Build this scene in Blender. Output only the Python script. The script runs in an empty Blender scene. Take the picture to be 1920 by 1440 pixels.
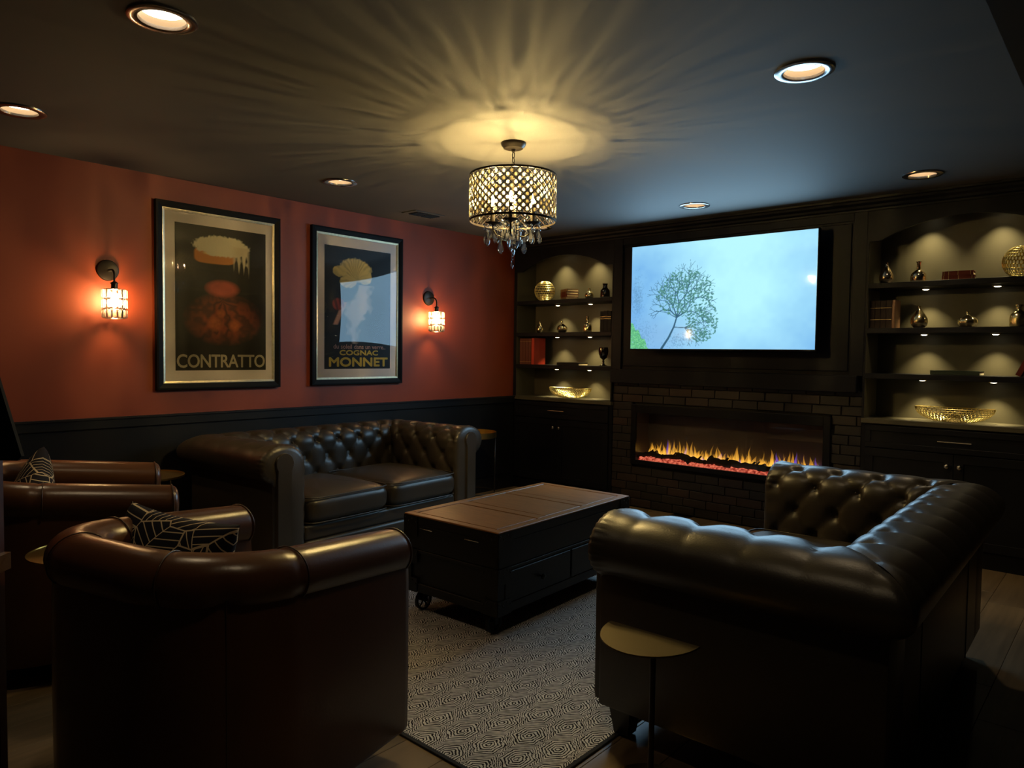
import bpy, bmesh, math, random
import numpy as np
from mathutils import Vector, Matrix

random.seed(7)
PI = math.pi
SC = bpy.context.scene
COL = SC.collection

# ------------------------------------------------------------------ camera, world, exposure
H = 2.44
cam_d = bpy.data.cameras.new('camera')
cam = bpy.data.objects.new('camera', cam_d)
COL.objects.link(cam)
FWD = Vector((-0.6614979, 0.7487539, -0.0422852))
RGT = Vector((0.7489951, 0.6624473, 0.0130382))
UPV = Vector((-0.0377741, 0.0230467, 0.9990205))
CAM = Vector((4.735979, -5.377846, 1.335144))
cam.matrix_world = Matrix(((RGT.x, UPV.x, -FWD.x, CAM.x), (RGT.y, UPV.y, -FWD.y, CAM.y),
                           (RGT.z, UPV.z, -FWD.z, CAM.z), (0, 0, 0, 1)))
cam_d.sensor_width = 36
cam_d.lens = 1339.283 * 36 / 1920
cam_d.clip_start = 0.02
SC.camera = cam

world = bpy.data.worlds.new('world')
SC.world = world
world.use_nodes = True
world.node_tree.nodes['Background'].inputs[0].default_value = (0.02, 0.02, 0.025, 1)
world.node_tree.nodes['Background'].inputs[1].default_value = 0.2

SC.view_settings.view_transform = 'Standard'
SC.view_settings.look = 'None'
SC.view_settings.exposure = 0.0
SC.view_settings.gamma = 1.0
SC.view_settings.use_curve_mapping = False
SC.cycles.use_denoising = True
SC.cycles.max_bounces = 10
SC.cycles.transparent_max_bounces = 24
SC.cycles.sample_clamp_indirect = 4.0
SC.cycles.caustics_reflective = False
SC.cycles.caustics_refractive = False

# light strengths
BULB = 21500.0         # chandelier filament radiance
SCONCE = 380.0        # sconce bulb mesh radiance
PUCK = 30.0            # shelf spot power
CAN = 16.0             # recessed downlight power
TVFILL = 26.0          # fill light added at the screen, on top of its own emission
TVS = 1.12             # screen radiance factor
WARM = (1.0, 0.70, 0.25)
WARM2 = (1.0, 0.74, 0.42)

# ------------------------------------------------------------------ materials
def mat(name, col, rough=0.6, metal=0.0, spec=0.5, bump=0.0, bscale=60.0, bdetail=4.0, var=0.0, vscale=3.0,
        coat=0.0, emis=None, estr=0.0, dist=0.002, coords='Object', stretch=None):
    m = bpy.data.materials.new(name); m.use_nodes = True
    nt = m.node_tree; b = nt.nodes['Principled BSDF']
    b.inputs['Base Color'].default_value = (*col, 1)
    b.inputs['Roughness'].default_value = rough
    b.inputs['Metallic'].default_value = metal
    b.inputs['Specular IOR Level'].default_value = spec
    b.inputs['Coat Weight'].default_value = coat
    if emis:
        b.inputs['Emission Color'].default_value = (*emis, 1)
        b.inputs['Emission Strength'].default_value = estr
    tc = nt.nodes.new('ShaderNodeTexCoord')
    src = tc.outputs[coords]
    if stretch:
        mp = nt.nodes.new('ShaderNodeMapping'); mp.inputs['Scale'].default_value = stretch
        nt.links.new(src, mp.inputs[0]); src = mp.outputs[0]
    if bump > 0:
        n = nt.nodes.new('ShaderNodeTexNoise'); n.inputs['Scale'].default_value = bscale
        n.inputs['Detail'].default_value = bdetail
        nt.links.new(src, n.inputs['Vector'])
        bp = nt.nodes.new('ShaderNodeBump'); bp.inputs['Strength'].default_value = bump
        bp.inputs['Distance'].default_value = dist
        nt.links.new(n.outputs['Fac'], bp.inputs['Height']); nt.links.new(bp.outputs[0], b.inputs['Normal'])
    if var > 0:
        n = nt.nodes.new('ShaderNodeTexNoise'); n.inputs['Scale'].default_value = vscale
        n.inputs['Detail'].default_value = 5
        nt.links.new(src, n.inputs['Vector'])
        mx = nt.nodes.new('ShaderNodeMix'); mx.data_type = 'RGBA'
        lo = tuple(c * (1 - var) for c in col); hi = tuple(min(1, c * (1 + var)) for c in col)
        mx.inputs[6].default_value = (*lo, 1); mx.inputs[7].default_value = (*hi, 1)
        nt.links.new(n.outputs['Fac'], mx.inputs[0]); nt.links.new(mx.outputs[2], b.inputs['Base Color'])
    return m

def emit(name, col, s):
    m = bpy.data.materials.new(name); m.use_nodes = True
    nt = m.node_tree; nt.nodes.clear()
    e = nt.nodes.new('ShaderNodeEmission'); e.inputs[0].default_value = (*col, 1); e.inputs[1].default_value = s
    o = nt.nodes.new('ShaderNodeOutputMaterial'); nt.links.new(e.outputs[0], o.inputs[0])
    return m

def clear(name, tint=(1, 1, 1), transp=0.9, rough=0.0, trans=0.0, tcol=(1, 1, 1), vary=False):
    """thin clear glass / crystal: transparent + mirror fresnel (+ a little translucent glow)"""
    m = bpy.data.materials.new(name); m.use_nodes = True
    nt = m.node_tree; nt.nodes.clear()
    o = nt.nodes.new('ShaderNodeOutputMaterial')
    tr = nt.nodes.new('ShaderNodeBsdfTransparent'); tr.inputs[0].default_value = (*[c * transp for c in tint], 1)
    gl = nt.nodes.new('ShaderNodeBsdfGlossy'); gl.inputs['Roughness'].default_value = rough
    fr = nt.nodes.new('ShaderNodeFresnel'); fr.inputs[0].default_value = 1.5
    mx = nt.nodes.new('ShaderNodeMixShader')
    base = tr.outputs[0]
    if trans > 0:
        tl = nt.nodes.new('ShaderNodeBsdfTranslucent'); tl.inputs[0].default_value = (*tcol, 1)
        m2 = nt.nodes.new('ShaderNodeMixShader'); m2.inputs[0].default_value = trans
        nt.links.new(tr.outputs[0], m2.inputs[1]); nt.links.new(tl.outputs[0], m2.inputs[2]); base = m2.outputs[0]
    if vary:
        oi = nt.nodes.new('ShaderNodeObjectInfo'); cr = nt.nodes.new('ShaderNodeValToRGB'); e = cr.color_ramp.elements
        e[0].position = 0.3; e[0].color = (0.06, 0.055, 0.04, 1); e[1].position = 0.7; e[1].color = (1.0, 0.98, 0.92, 1)
        nt.links.new(oi.outputs['Random'], cr.inputs[0]); nt.links.new(cr.outputs[0], tr.inputs[0])
    nt.links.new(fr.outputs[0], mx.inputs[0]); nt.links.new(base, mx.inputs[1]); nt.links.new(gl.outputs[0], mx.inputs[2])
    nt.links.new(mx.outputs[0], o.inputs[0])
    return m

def vcol(name, emission=0.0, rough=0.5):
    m = bpy.data.materials.new(name); m.use_nodes = True
    nt = m.node_tree; b = nt.nodes['Principled BSDF']
    a = nt.nodes.new('ShaderNodeAttribute'); a.attribute_name = 'Col'
    if emission:
        b.inputs['Base Color'].default_value = (0.004, 0.004, 0.005, 1)
        b.inputs['Roughness'].default_value = 0.06; b.inputs['Specular IOR Level'].default_value = 0.15
        nt.links.new(a.outputs['Color'], b.inputs['Emission Color']); b.inputs['Emission Strength'].default_value = emission
    else:
        nt.links.new(a.outputs['Color'], b.inputs['Base Color']); b.inputs['Roughness'].default_value = rough
    return m

M = {}
M['ceiling'] = mat('ceiling_paint', (0.088, 0.085, 0.080), 0.75, bump=0.25, bscale=180, dist=0.001)
M['orange'] = mat('orange_wall_paint', (0.235, 0.037, 0.009), 0.55, bump=0.2, bscale=220, dist=0.001, var=0.05, vscale=2)
M['dark'] = mat('dark_trim_paint', (0.0075, 0.008, 0.010), 0.45, spec=0.3, bump=0.1, bscale=90, dist=0.001)
M['cab'] = mat('charcoal_cabinet_paint', (0.0052, 0.0056, 0.0095), 0.50, spec=0.2, bump=0.08, bscale=120, dist=0.0008)
M['cabin'] = mat('shelf_back_paint', (0.072, 0.064, 0.040), 0.55, bump=0.08, bscale=120, dist=0.0008)
M['wallb'] = mat('back_wall_paint', (0.03, 0.028, 0.026), 0.7, bump=0.1, bscale=150)
M['leather'] = mat('espresso_leather', (0.034, 0.027, 0.020), 0.37, spec=0.55, bump=0.32, bscale=170, bdetail=5, dist=0.0012, var=0.25, vscale=5)
M['leatherb'] = mat('brown_leather', (0.090, 0.037, 0.017), 0.29, spec=0.5, bump=0.26, bscale=110, bdetail=5, dist=0.0012, var=0.25, vscale=4)
M['piping'] = mat('brown_leather_piping', (0.055, 0.028, 0.016), 0.35)
M['buttonl'] = mat('leather_button', (0.05, 0.04, 0.03), 0.28)
M['legs'] = mat('dark_stained_leg', (0.012, 0.009, 0.008), 0.4)
M['brass'] = mat('brass', (0.62, 0.42, 0.14), 0.28, metal=1.0, bump=0.05, bscale=40)
M['brassflat'] = mat('brushed_brass_top', (0.12, 0.095, 0.05), 0.45, metal=0.7, bump=0.1, bscale=300, stretch=(1, 12, 1))
M['gold'] = mat('gold_wire', (0.98, 0.80, 0.34), 0.30, metal=1.0)
M['goldvase'] = mat('mirror_gold', (0.96, 0.78, 0.42), 0.2, metal=1.0)
M['goldvase2'] = mat('mirror_gold_warm', (0.86, 0.66, 0.44), 0.12, metal=1.0)
M['gunmetal'] = mat('smoked_mirror_metal', (0.20, 0.17, 0.14), 0.1, metal=1.0)
M['nickel'] = mat('brushed_nickel', (0.60, 0.55, 0.46), 0.25, metal=1.0)
M['black'] = mat('satin_black', (0.003, 0.003, 0.005), 0.4, spec=0.25)
M['iron'] = mat('cast_iron', (0.012, 0.011, 0.010), 0.45, metal=0.6, bump=0.3, bscale=90)
M['bronze'] = mat('dark_bronze', (0.028, 0.022, 0.018), 0.35, metal=0.7)
M['trunk'] = mat('black_stained_wood', (0.0055, 0.005, 0.0048), 0.5, spec=0.3, bump=0.3, bscale=30, stretch=(1, 8, 8), var=0.3, vscale=10)
M['trunktop'] = mat('brown_wood_top', (0.38, 0.175, 0.058), 0.36, bump=0.12, bscale=18, stretch=(1, 9, 9), var=0.4, vscale=8)
M['canring'] = mat('polished_bronze_ring', (0.34, 0.32, 0.31), 0.2, metal=1.0)
M['cancone'] = mat('warm_white_baffle', (0.30, 0.21, 0.13), 0.45)
M['lens'] = emit('lit_lens', (1.0, 0.86, 0.62), 9.0)
M['lensdim'] = emit('lit_lens_side', (1.0, 0.80, 0.52), 2.2)
M['pucklens'] = emit('puck_lens', (1.0, 0.85, 0.55), 12.0)
M['bulb'] = emit('candle_bulb_glow', WARM, BULB)
def bulb_glass():
    m = bpy.data.materials.new('glare_bulb_glass'); m.use_nodes = True
    nt = m.node_tree; nt.nodes.clear()
    o = nt.nodes.new('ShaderNodeOutputMaterial'); t = nt.nodes.new('ShaderNodeBsdfTransparent')
    e = nt.nodes.new('ShaderNodeEmission'); e.inputs[0].default_value = (1.0, 0.8, 0.4, 1); e.inputs[1].default_value = 60.0  # glow put into the clear glass to imitate glare around the filament
    mx = nt.nodes.new('ShaderNodeMixShader'); mx.inputs[0].default_value = 0.12
    nt.links.new(t.outputs[0], mx.inputs[1]); nt.links.new(e.outputs[0], mx.inputs[2]); nt.links.new(mx.outputs[0], o.inputs[0])
    return m
M['bulbglass'] = bulb_glass()
M['sbulb'] = emit('sconce_bulb_glow', (1.0, 0.62, 0.26), SCONCE)
M['crystal'] = clear('cut_crystal', (1.0, 0.97, 0.9), 0.80, 0.05, 0.28, (1.0, 0.90, 0.70), vary=True)
M['crystalc'] = clear('clear_crystal', (0.97, 0.98, 1.0), 0.90, 0.02, 0.04, (0.95, 0.95, 1.0))
M['crystalb'] = clear('sconce_crystal', (1.0, 0.98, 0.95), 0.95, 0.04, 0.10, (1.0, 0.92, 0.8))
M['glass'] = clear('picture_glass', (1, 1, 1), 0.97)
M['fireglass'] = clear('fireplace_glass', (1, 1, 1), 0.95)
M['frame'] = mat('black_lacquer_frame', (0.003, 0.0025, 0.0025), 0.5, spec=0.1, bump=0.05, bscale=60)
M['fillet'] = mat('silver_gold_fillet', (0.62, 0.52, 0.34), 0.35, metal=1.0, bump=0.5, bscale=70, dist=0.002, var=0.3, vscale=60)
M['mount'] = mat('cream_mat_board', (0.95, 0.88, 0.95), 0.85)
M['print'] = vcol('print_ink', 0, 0.55)
M['screen'] = vcol('screen_picture', TVS)
M['lettersilver'] = mat('grey_print_ink', (0.52, 0.46, 0.38), 0.6)
M['letteryellow'] = mat('yellow_print_ink', (0.72, 0.50, 0.08), 0.6)
M['letterpink'] = mat('pink_print_ink', (0.55, 0.30, 0.27), 0.6)
M['vent'] = mat('ceiling_vent_metal', (0.025, 0.017, 0.010), 0.5)
M['ventdark'] = mat('vent_opening', (0.01, 0.007, 0.005), 0.8)
M['char'] = mat('charred_log', (0.015, 0.009, 0.007), 0.8, bump=0.9, bscale=40, dist=0.006)
M['page'] = mat('book_pages', (0.62, 0.50, 0.30), 0.8, bump=0.3, bscale=200, stretch=(0.1, 0.1, 12))
M['pagew'] = mat('pale_book_pages', (0.50, 0.44, 0.33), 0.8, bump=0.3, bscale=200, stretch=(0.1, 0.1, 12))
M['bk_red'] = mat('red_book_cloth', (0.55, 0.05, 0.024), 0.5, bump=0.2, bscale=300)
M['bk_spine'] = mat('brown_red_spine', (0.12, 0.035, 0.022), 0.5, bump=0.2, bscale=200)
M['bk_dkred'] = mat('dark_red_book', (0.13, 0.022, 0.014), 0.6, spec=0.2, bump=0.2, bscale=200)
M['bk_dark'] = mat('black_brown_book', (0.018, 0.010, 0.008), 0.6, spec=0.2, bump=0.2, bscale=200)
M['bk_tan'] = mat('tan_book', (0.18, 0.085, 0.04), 0.5, bump=0.2, bscale=200)
M['bk_black'] = mat('black_book', (0.012, 0.011, 0.011), 0.6, spec=0.2)
M['bk_green'] = mat('dark_green_book', (0.016, 0.028, 0.018), 0.4)
M['gilt'] = mat('gilt_band', (0.55, 0.42, 0.18), 0.35, metal=0.8)
M['rugedge'] = mat('black_rug_binding', (0.012, 0.011, 0.012), 0.9, bump=0.6, bscale=300)
M['stoolwood'] = mat('red_brown_stool_wood', (0.045, 0.010, 0.005), 0.4, bump=0.1, bscale=30)
M['stoolseat'] = mat('brown_stool_seat', (0.07, 0.035, 0.018), 0.4)
M['stoolback'] = mat('dark_stool_back', (0.010, 0.009, 0.009), 0.8, spec=0.1, bump=0.1, bscale=60)

def brick_mat():
    m = mat('dark_brick', (0.045, 0.030, 0.024), 0.42, bump=0.5, bscale=45, dist=0.003)
    nt = m.node_tree; b = nt.nodes['Principled BSDF']
    oi = nt.nodes.new('ShaderNodeObjectInfo')
    cr = nt.nodes.new('ShaderNodeValToRGB')
    e = cr.color_ramp.elements
    e[0].color = (0.010, 0.008, 0.009, 1); e[1].color = (0.030, 0.017, 0.014, 1)
    x = cr.color_ramp.elements.new(0.5); x.color = (0.018, 0.014, 0.012, 1)
    nt.links.new(oi.outputs['Random'], cr.inputs[0]); nt.links.new(cr.outputs[0], b.inputs['Base Color'])
    return m
M['brick'] = brick_mat()
M['mortar'] = mat('dark_mortar', (0.010, 0.009, 0.009), 0.9, bump=0.4, bscale=120)

def plank_mat():
    m = mat('grey_brown_plank', (0.12, 0.09, 0.065), 0.42, bump=0.2, bscale=14, dist=0.001, stretch=(10, 1, 1))
    nt = m.node_tree; b = nt.nodes['Principled BSDF']
    oi = nt.nodes.new('ShaderNodeObjectInfo')
    tc = nt.nodes.new('ShaderNodeTexCoord')
    mp = nt.nodes.new('ShaderNodeMapping'); mp.inputs['Scale'].default_value = (14, 1.2, 1)
    n = nt.nodes.new('ShaderNodeTexNoise'); n.noise_dimensions = '4D'; n.inputs['Scale'].default_value = 2.5; n.inputs['Detail'].default_value = 6
    nt.links.new(tc.outputs['Object'], mp.inputs[0]); nt.links.new(mp.outputs[0], n.inputs['Vector'])
    ml = nt.nodes.new('ShaderNodeMath'); ml.operation = 'MULTIPLY'; ml.inputs[1].default_value = 30
    nt.links.new(oi.outputs['Random'], ml.inputs[0]); nt.links.new(ml.outputs[0], n.inputs['W'])
    cr = nt.nodes.new('ShaderNodeValToRGB'); e = cr.color_ramp.elements
    e[0].position = 0.3; e[0].color = (0.085, 0.058, 0.032, 1); e[1].position = 0.75; e[1].color = (0.17, 0.118, 0.066, 1)
    ad = nt.nodes.new('ShaderNodeMath'); ad.operation = 'MULTIPLY_ADD'; ad.inputs[1].default_value = 0.25
    nt.links.new(oi.outputs['Random'], ad.inputs[0]); nt.links.new(n.outputs['Fac'], ad.inputs[2])
    nt.links.new(ad.outputs[0], cr.inputs[0]); nt.links.new(cr.outputs[0], b.inputs['Base Color'])
    return m
M['plank'] = plank_mat()

class NG:
    """tiny helper for math node chains"""
    def __init__(s, nt): s.nt = nt
    def m(s, op, a, b=None, c=None):
        n = s.nt.nodes.new('ShaderNodeMath'); n.operation = op
        for i, v in enumerate((a, b, c)):
            if v is None: continue
            if isinstance(v, (int, float)): n.inputs[i].default_value = v
            else: s.nt.links.new(v, n.inputs[i])
        return n.outputs[0]

def rug_mat():
    m = mat('rug_weave', (0.3, 0.27, 0.24), 0.95, spec=0.1)
    nt = m.node_tree; b = nt.nodes['Principled BSDF']; g = NG(nt)
    tc = nt.nodes.new('ShaderNodeTexCoord'); sp = nt.nodes.new('ShaderNodeSeparateXYZ')
    nz = nt.nodes.new('ShaderNodeTexNoise'); nz.inputs['Scale'].default_value = 60
    nt.links.new(tc.outputs['Object'], nz.inputs['Vector'])
    nt.links.new(tc.outputs['Object'], sp.inputs[0])
    wob = g.m('MULTIPLY', g.m('SUBTRACT', nz.outputs['Fac'], 0.5), 0.10)
    X = g.m('ADD', g.m('DIVIDE', g.m('ADD', sp.outputs[0], 10.018), 0.128), wob)
    Y = g.m('ADD', g.m('DIVIDE', g.m('ADD', sp.outputs[1], 10.0), 0.274), g.m('MULTIPLY', wob, 0.5))
    def cell(ox, oy):
        dx = g.m('ABSOLUTE', g.m('SUBTRACT', g.m('FRACT', g.m('ADD', X, ox)), 0.5))
        dy = g.m('ABSOLUTE', g.m('SUBTRACT', g.m('FRACT', g.m('ADD', Y, oy)), 0.5))
        # elongated hexagon metric; 1.0 on the border
        return g.m('MAXIMUM', g.m('MULTIPLY', dx, 2.0), g.m('ADD', dx, g.m('MULTIPLY', dy, 3.0))), dx, dy
    d1, x1, y1 = cell(0, 0); d2, x2, y2 = cell(0.5, 0.5)
    d = g.m('MINIMUM', d1, d2)
    use2 = g.m('LESS_THAN', d2, d1)
    dx = g.m('ADD', g.m('MULTIPLY', x2, use2), g.m('MULTIPLY', x1, g.m('SUBTRACT', 1.0, use2)))
    dy = g.m('ADD', g.m('MULTIPLY', y2, use2), g.m('MULTIPLY', y1, g.m('SUBTRACT', 1.0, use2)))
    s1 = g.m('SINE', g.m('MULTIPLY', d, 2 * PI * 6.5))
    s2 = g.m('SINE', g.m('MULTIPLY', g.m('ADD', dx, g.m('MULTIPLY', dy, 2.0)), 2 * PI * 13.0))
    ring = g.m('GREATER_THAN', d, 0.80)
    s = g.m('ADD', g.m('MULTIPLY', s1, g.m('SUBTRACT', 1.0, ring)), g.m('MULTIPLY', s2, ring))
    s = g.m('ADD', s, g.m('MULTIPLY', g.m('SUBTRACT', nz.outputs['Fac'], 0.5), 1.6))
    f = g.m('SMOOTH_MIN', g.m('MAXIMUM', g.m('MULTIPLY_ADD', s, 1.8, 0.80), 0.0), 1.0, 0.1)
    mx = nt.nodes.new('ShaderNodeMix'); mx.data_type = 'RGBA'
    mx.inputs[6].default_value = (0.022, 0.019, 0.020, 1); mx.inputs[7].default_value = (0.62, 0.60, 0.575, 1)
    nt.links.new(f, mx.inputs[0]); nt.links.new(mx.outputs[2], b.inputs['Base Color'])
    bp = nt.nodes.new('ShaderNodeBump'); bp.inputs['Strength'].default_value = 0.5; bp.inputs['Distance'].default_value = 0.002
    nt.links.new(f, bp.inputs['Height']); nt.links.new(bp.outputs[0], b.inputs['Normal'])
    return m
M['rug'] = rug_mat()

def pillow_mat():
    m = mat('navy_pillow_cloth', (0.012, 0.012, 0.018), 0.9, spec=0.15)
    nt = m.node_tree; b = nt.nodes['Principled BSDF']; g = NG(nt)
    tc = nt.nodes.new('ShaderNodeTexCoord')
    mp = nt.nodes.new('ShaderNodeMapping'); mp.inputs['Scale'].default_value = (1, 0.25, 1)
    nt.links.new(tc.outputs['Object'], mp.inputs[0])
    v = nt.nodes.new('ShaderNodeTexVoronoi'); v.inputs['Scale'].default_value = 9.0
    v2 = nt.nodes.new('ShaderNodeTexVoronoi'); v2.feature = 'DISTANCE_TO_EDGE'; v2.inputs['Scale'].default_value = 9.0
    nt.links.new(mp.outputs[0], v.inputs['Vector']); nt.links.new(mp.outputs[0], v2.inputs['Vector'])
    sc = nt.nodes.new('ShaderNodeSeparateColor'); nt.links.new(v.outputs['Color'], sc.inputs[0])
    sp = nt.nodes.new('ShaderNodeSeparateXYZ'); nt.links.new(tc.outputs['Object'], sp.inputs[0])
    a = g.m('MULTIPLY', sc.outputs[0], 2 * PI)
    u = g.m('ADD', g.m('MULTIPLY', sp.outputs[0], g.m('COSINE', a)), g.m('MULTIPLY', sp.outputs[2], g.m('SINE', a)))
    w = g.m('PINGPONG', g.m('ADD', u, 3.0), 0.0115)
    ln = g.m('LESS_THAN', w, 0.0016)
    ln = g.m('MULTIPLY', ln, g.m('GREATER_THAN', sc.outputs[1], 0.22))
    ed = g.m('LESS_THAN', v2.outputs['Distance'], 0.015)
    f = g.m('MAXIMUM', ln, ed)
    mx = nt.nodes.new('ShaderNodeMix'); mx.data_type = 'RGBA'
    mx.inputs[6].default_value = (0.010, 0.010, 0.016, 1); mx.inputs[7].default_value = (0.50, 0.40, 0.26, 1)
    nt.links.new(f, mx.inputs[0]); nt.links.new(mx.outputs[2], b.inputs['Base Color'])
    return m
M['pillow'] = pillow_mat()

def ember_mat():
    m = bpy.data.materials.new('glowing_embers'); m.use_nodes = True
    nt = m.node_tree; b = nt.nodes['Principled BSDF']
    b.inputs['Base Color'].default_value = (0.3, 0.08, 0.05, 1)
    tc = nt.nodes.new('ShaderNodeTexCoord'); n = nt.nodes.new('ShaderNodeTexNoise'); n.inputs['Scale'].default_value = 45; n.inputs['Detail'].default_value = 3
    nt.links.new(tc.outputs['Object'], n.inputs['Vector'])
    cr = nt.nodes.new('ShaderNodeValToRGB'); e = cr.color_ramp.elements
    e[0].position = 0.35; e[0].color = (0.25, 0.01, 0.008, 1); e[1].position = 0.65; e[1].color = (1.0, 0.22, 0.12, 1)
    nt.links.new(n.outputs['Fac'], cr.inputs[0]); nt.links.new(cr.outputs[0], b.inputs['Emission Color'])
    b.inputs['Emission Strength'].default_value = 0.95
    return m
M['ember'] = ember_mat()

def flame_mat():
    m = bpy.data.materials.new('flame_light'); m.use_nodes = True
    nt = m.node_tree; nt.nodes.clear()
    o = nt.nodes.new('ShaderNodeOutputMaterial'); a = nt.nodes.new('ShaderNodeAttribute'); a.attribute_name = 'Col'
    e = nt.nodes.new('ShaderNodeEmission'); nt.links.new(a.outputs['Color'], e.inputs[0]); e.inputs[1].default_value = 1.0
    t = nt.nodes.new('ShaderNodeBsdfTransparent'); mx = nt.nodes.new('ShaderNodeMixShader')
    nt.links.new(a.outputs['Alpha'], mx.inputs[0]); nt.links.new(t.outputs[0], mx.inputs[1]); nt.links.new(e.outputs[0], mx.inputs[2])
    nt.links.new(mx.outputs[0], o.inputs[0])
    return m
M['flame'] = flame_mat()

# ------------------------------------------------------------------ geometry helpers
ROOT = {}
class MB:
    def __init__(s): s.v = []; s.f = []
    def add(s, vs, fs):
        o = len(s.v); s.v += [tuple(p) for p in vs]; s.f += [tuple(i + o for i in f) for f in fs]; return s
    def box(s, x0, x1, y0, y1, z0, z1, bev=0.0, seg=2):
        if bev <= 0:
            vs = [(x0, y0, z0), (x1, y0, z0), (x1, y1, z0), (x0, y1, z0), (x0, y0, z1), (x1, y0, z1), (x1, y1, z1), (x0, y1, z1)]
            return s.add(vs, [(0, 3, 2, 1), (4, 5, 6, 7), (0, 1, 5, 4), (1, 2, 6, 5), (2, 3, 7, 6), (3, 0, 4, 7)])
        bm = bmesh.new()
        bmesh.ops.create_cube(bm, size=1)
        bmesh.ops.scale(bm, vec=(x1 - x0, y1 - y0, z1 - z0), verts=bm.verts)
        bmesh.ops.translate(bm, vec=((x0 + x1) / 2, (y0 + y1) / 2, (z0 + z1) / 2), verts=bm.verts)
        bmesh.ops.bevel(bm, geom=bm.edges[:] + bm.verts[:], offset=bev, segments=seg, profile=0.5, affect='EDGES')
        bm.verts.index_update()
        s.add([v.co[:] for v in bm.verts], [[v.index for v in f.verts] for f in bm.faces]); bm.free()
        return s
    def tube(s, pts, r, n=8, closed=False, caps=True):
        pts = [Vector(p) for p in pts]; k = len(pts)
        rr = r if isinstance(r, (list, tuple)) else [r] * k
        vs = []; fs = []
        prev = None
        for i, p in enumerate(pts):
            if closed: t = pts[(i + 1) % k] - pts[i - 1]
            else: t = pts[min(i + 1, k - 1)] - pts[max(i - 1, 0)]
            t.normalize()
            if prev is None:
                a = Vector((0, 0, 1)) if abs(t.z) < 0.9 else Vector((1, 0, 0))
                u = t.cross(a).normalized()
            else:
                u = (prev - t * prev.dot(t)).normalized()
            prev = u; w = t.cross(u)
            for j in range(n):
                an = 2 * PI * j / n
                vs.append(p + (u * math.cos(an) + w * math.sin(an)) * rr[i])
        m = k if closed else k - 1
        for i in range(m):
            for j in range(n):
                a = i * n + j; b = i * n + (j + 1) % n; c = ((i + 1) % k) * n + (j + 1) % n; d = ((i + 1) % k) * n + j
                fs.append((a, b, c, d))
        if caps and not closed:
            fs.append(tuple(range(n - 1, -1, -1))); fs.append(tuple((k - 1) * n + j for j in range(n)))
        return s.add(vs, fs)
    def lathe(s, prof, c=(0, 0, 0), n=24, sx=1.0, sy=1.0, caps=True):
        k = len(prof); vs = []; fs = []
        for r, z in prof:
            for j in range(n):
                a = 2 * PI * j / n
                vs.append((c[0] + r * sx * math.cos(a), c[1] + r * sy * math.sin(a), c[2] + z))
        for i in range(k - 1):
            for j in range(n):
                fs.append((i * n + j, i * n + (j + 1) % n, (i + 1) * n + (j + 1) % n, (i + 1) * n + j))
        if caps:
            fs.append(tuple(range(n - 1, -1, -1))); fs.append(tuple((k - 1) * n + j for j in range(n)))
        return s.add(vs, fs)
    def prism(s, pts, y0, y1, axis='y'):
        """pts are (x, z) for axis y"""
        k = len(pts)
        def P(a, b, y): return {'y': (a, y, b), 'x': (y, a, b), 'z': (a, b, y)}[axis]
        vs = [P(a, b, y0) for a, b in pts] + [P(a, b, y1) for a, b in pts]
        fs = [tuple(range(k)), tuple(range(2 * k - 1, k - 1, -1))]
        for i in range(k):
            j = (i + 1) % k; fs.append((i, i + k, j + k, j))
        return s.add(vs, fs)
    def mesh(s, name, m, smooth=False, off=(0, 0, 0), angle=None):
        me = bpy.data.meshes.new(name)
        vs = [(a - off[0], b - off[1], c - off[2]) for a, b, c in s.v]
        me.from_pydata(vs, [], s.f); me.validate()
        bm = bmesh.new(); bm.from_mesh(me); bmesh.ops.recalc_face_normals(bm, faces=bm.faces); bm.to_mesh(me); bm.free()
        if m is not None: me.materials.append(m)
        if smooth: me.polygons.foreach_set('use_smooth', [True] * len(me.polygons))
        if smooth and angle: me.set_sharp_from_angle(angle=math.radians(angle))
        return me

def props(o, label=None, cat=None, group=None, kind=None):
    if label: o['label'] = label
    if cat: o['category'] = cat
    if group: o['group'] = group
    if kind: o['kind'] = kind
    return o

def thing(name, label, cat, loc=(0, 0, 0), rot=0.0, group=None):
    o = bpy.data.objects.new(name, None); COL.objects.link(o)
    o.empty_display_size = 0.1
    o.location = loc; o.rotation_euler = (0, 0, rot)
    ROOT[o.name] = tuple(loc)
    return props(o, label, cat, group)

def part(name, mb, m, parent=None, smooth=False, angle=None, label=None, kind=None):
    off = ROOT.get(parent.name, (0, 0, 0)) if parent else (0, 0, 0)
    o = bpy.data.objects.new(name, mb.mesh(name, m, smooth, off, angle)); COL.objects.link(o)
    if parent:
        o.parent = parent; ROOT[o.name] = off
    return props(o, label, None, None, kind)

def struct(name, mb, m, label=None, parent=None, smooth=False, angle=None):
    o = part(name, mb, m, parent, smooth, angle, label)
    if not parent: o['kind'] = 'structure'
    return o

def piece(name, me, parent, loc=(0, 0, 0), rot=(0, 0, 0), scale=(1, 1, 1), label=None):
    o = bpy.data.objects.new(name, me); COL.objects.link(o)
    off = ROOT.get(parent.name, (0, 0, 0)) if parent else (0, 0, 0)
    o.location = (loc[0] - off[0], loc[1] - off[1], loc[2] - off[2]); o.rotation_euler = rot; o.scale = scale
    if parent: o.parent = parent
    if label: o['label'] = label
    return o

def single(name, mb, m, label, cat, loc=(0, 0, 0), rot=(0, 0, 0), group=None, smooth=True, angle=40):
    o = bpy.data.objects.new(name, mb.mesh(name, m, smooth, (0, 0, 0), angle)); COL.objects.link(o)
    o.location = loc; o.rotation_euler = rot
    ROOT[o.name] = (0, 0, 0)
    return props(o, label, cat, group)

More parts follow.
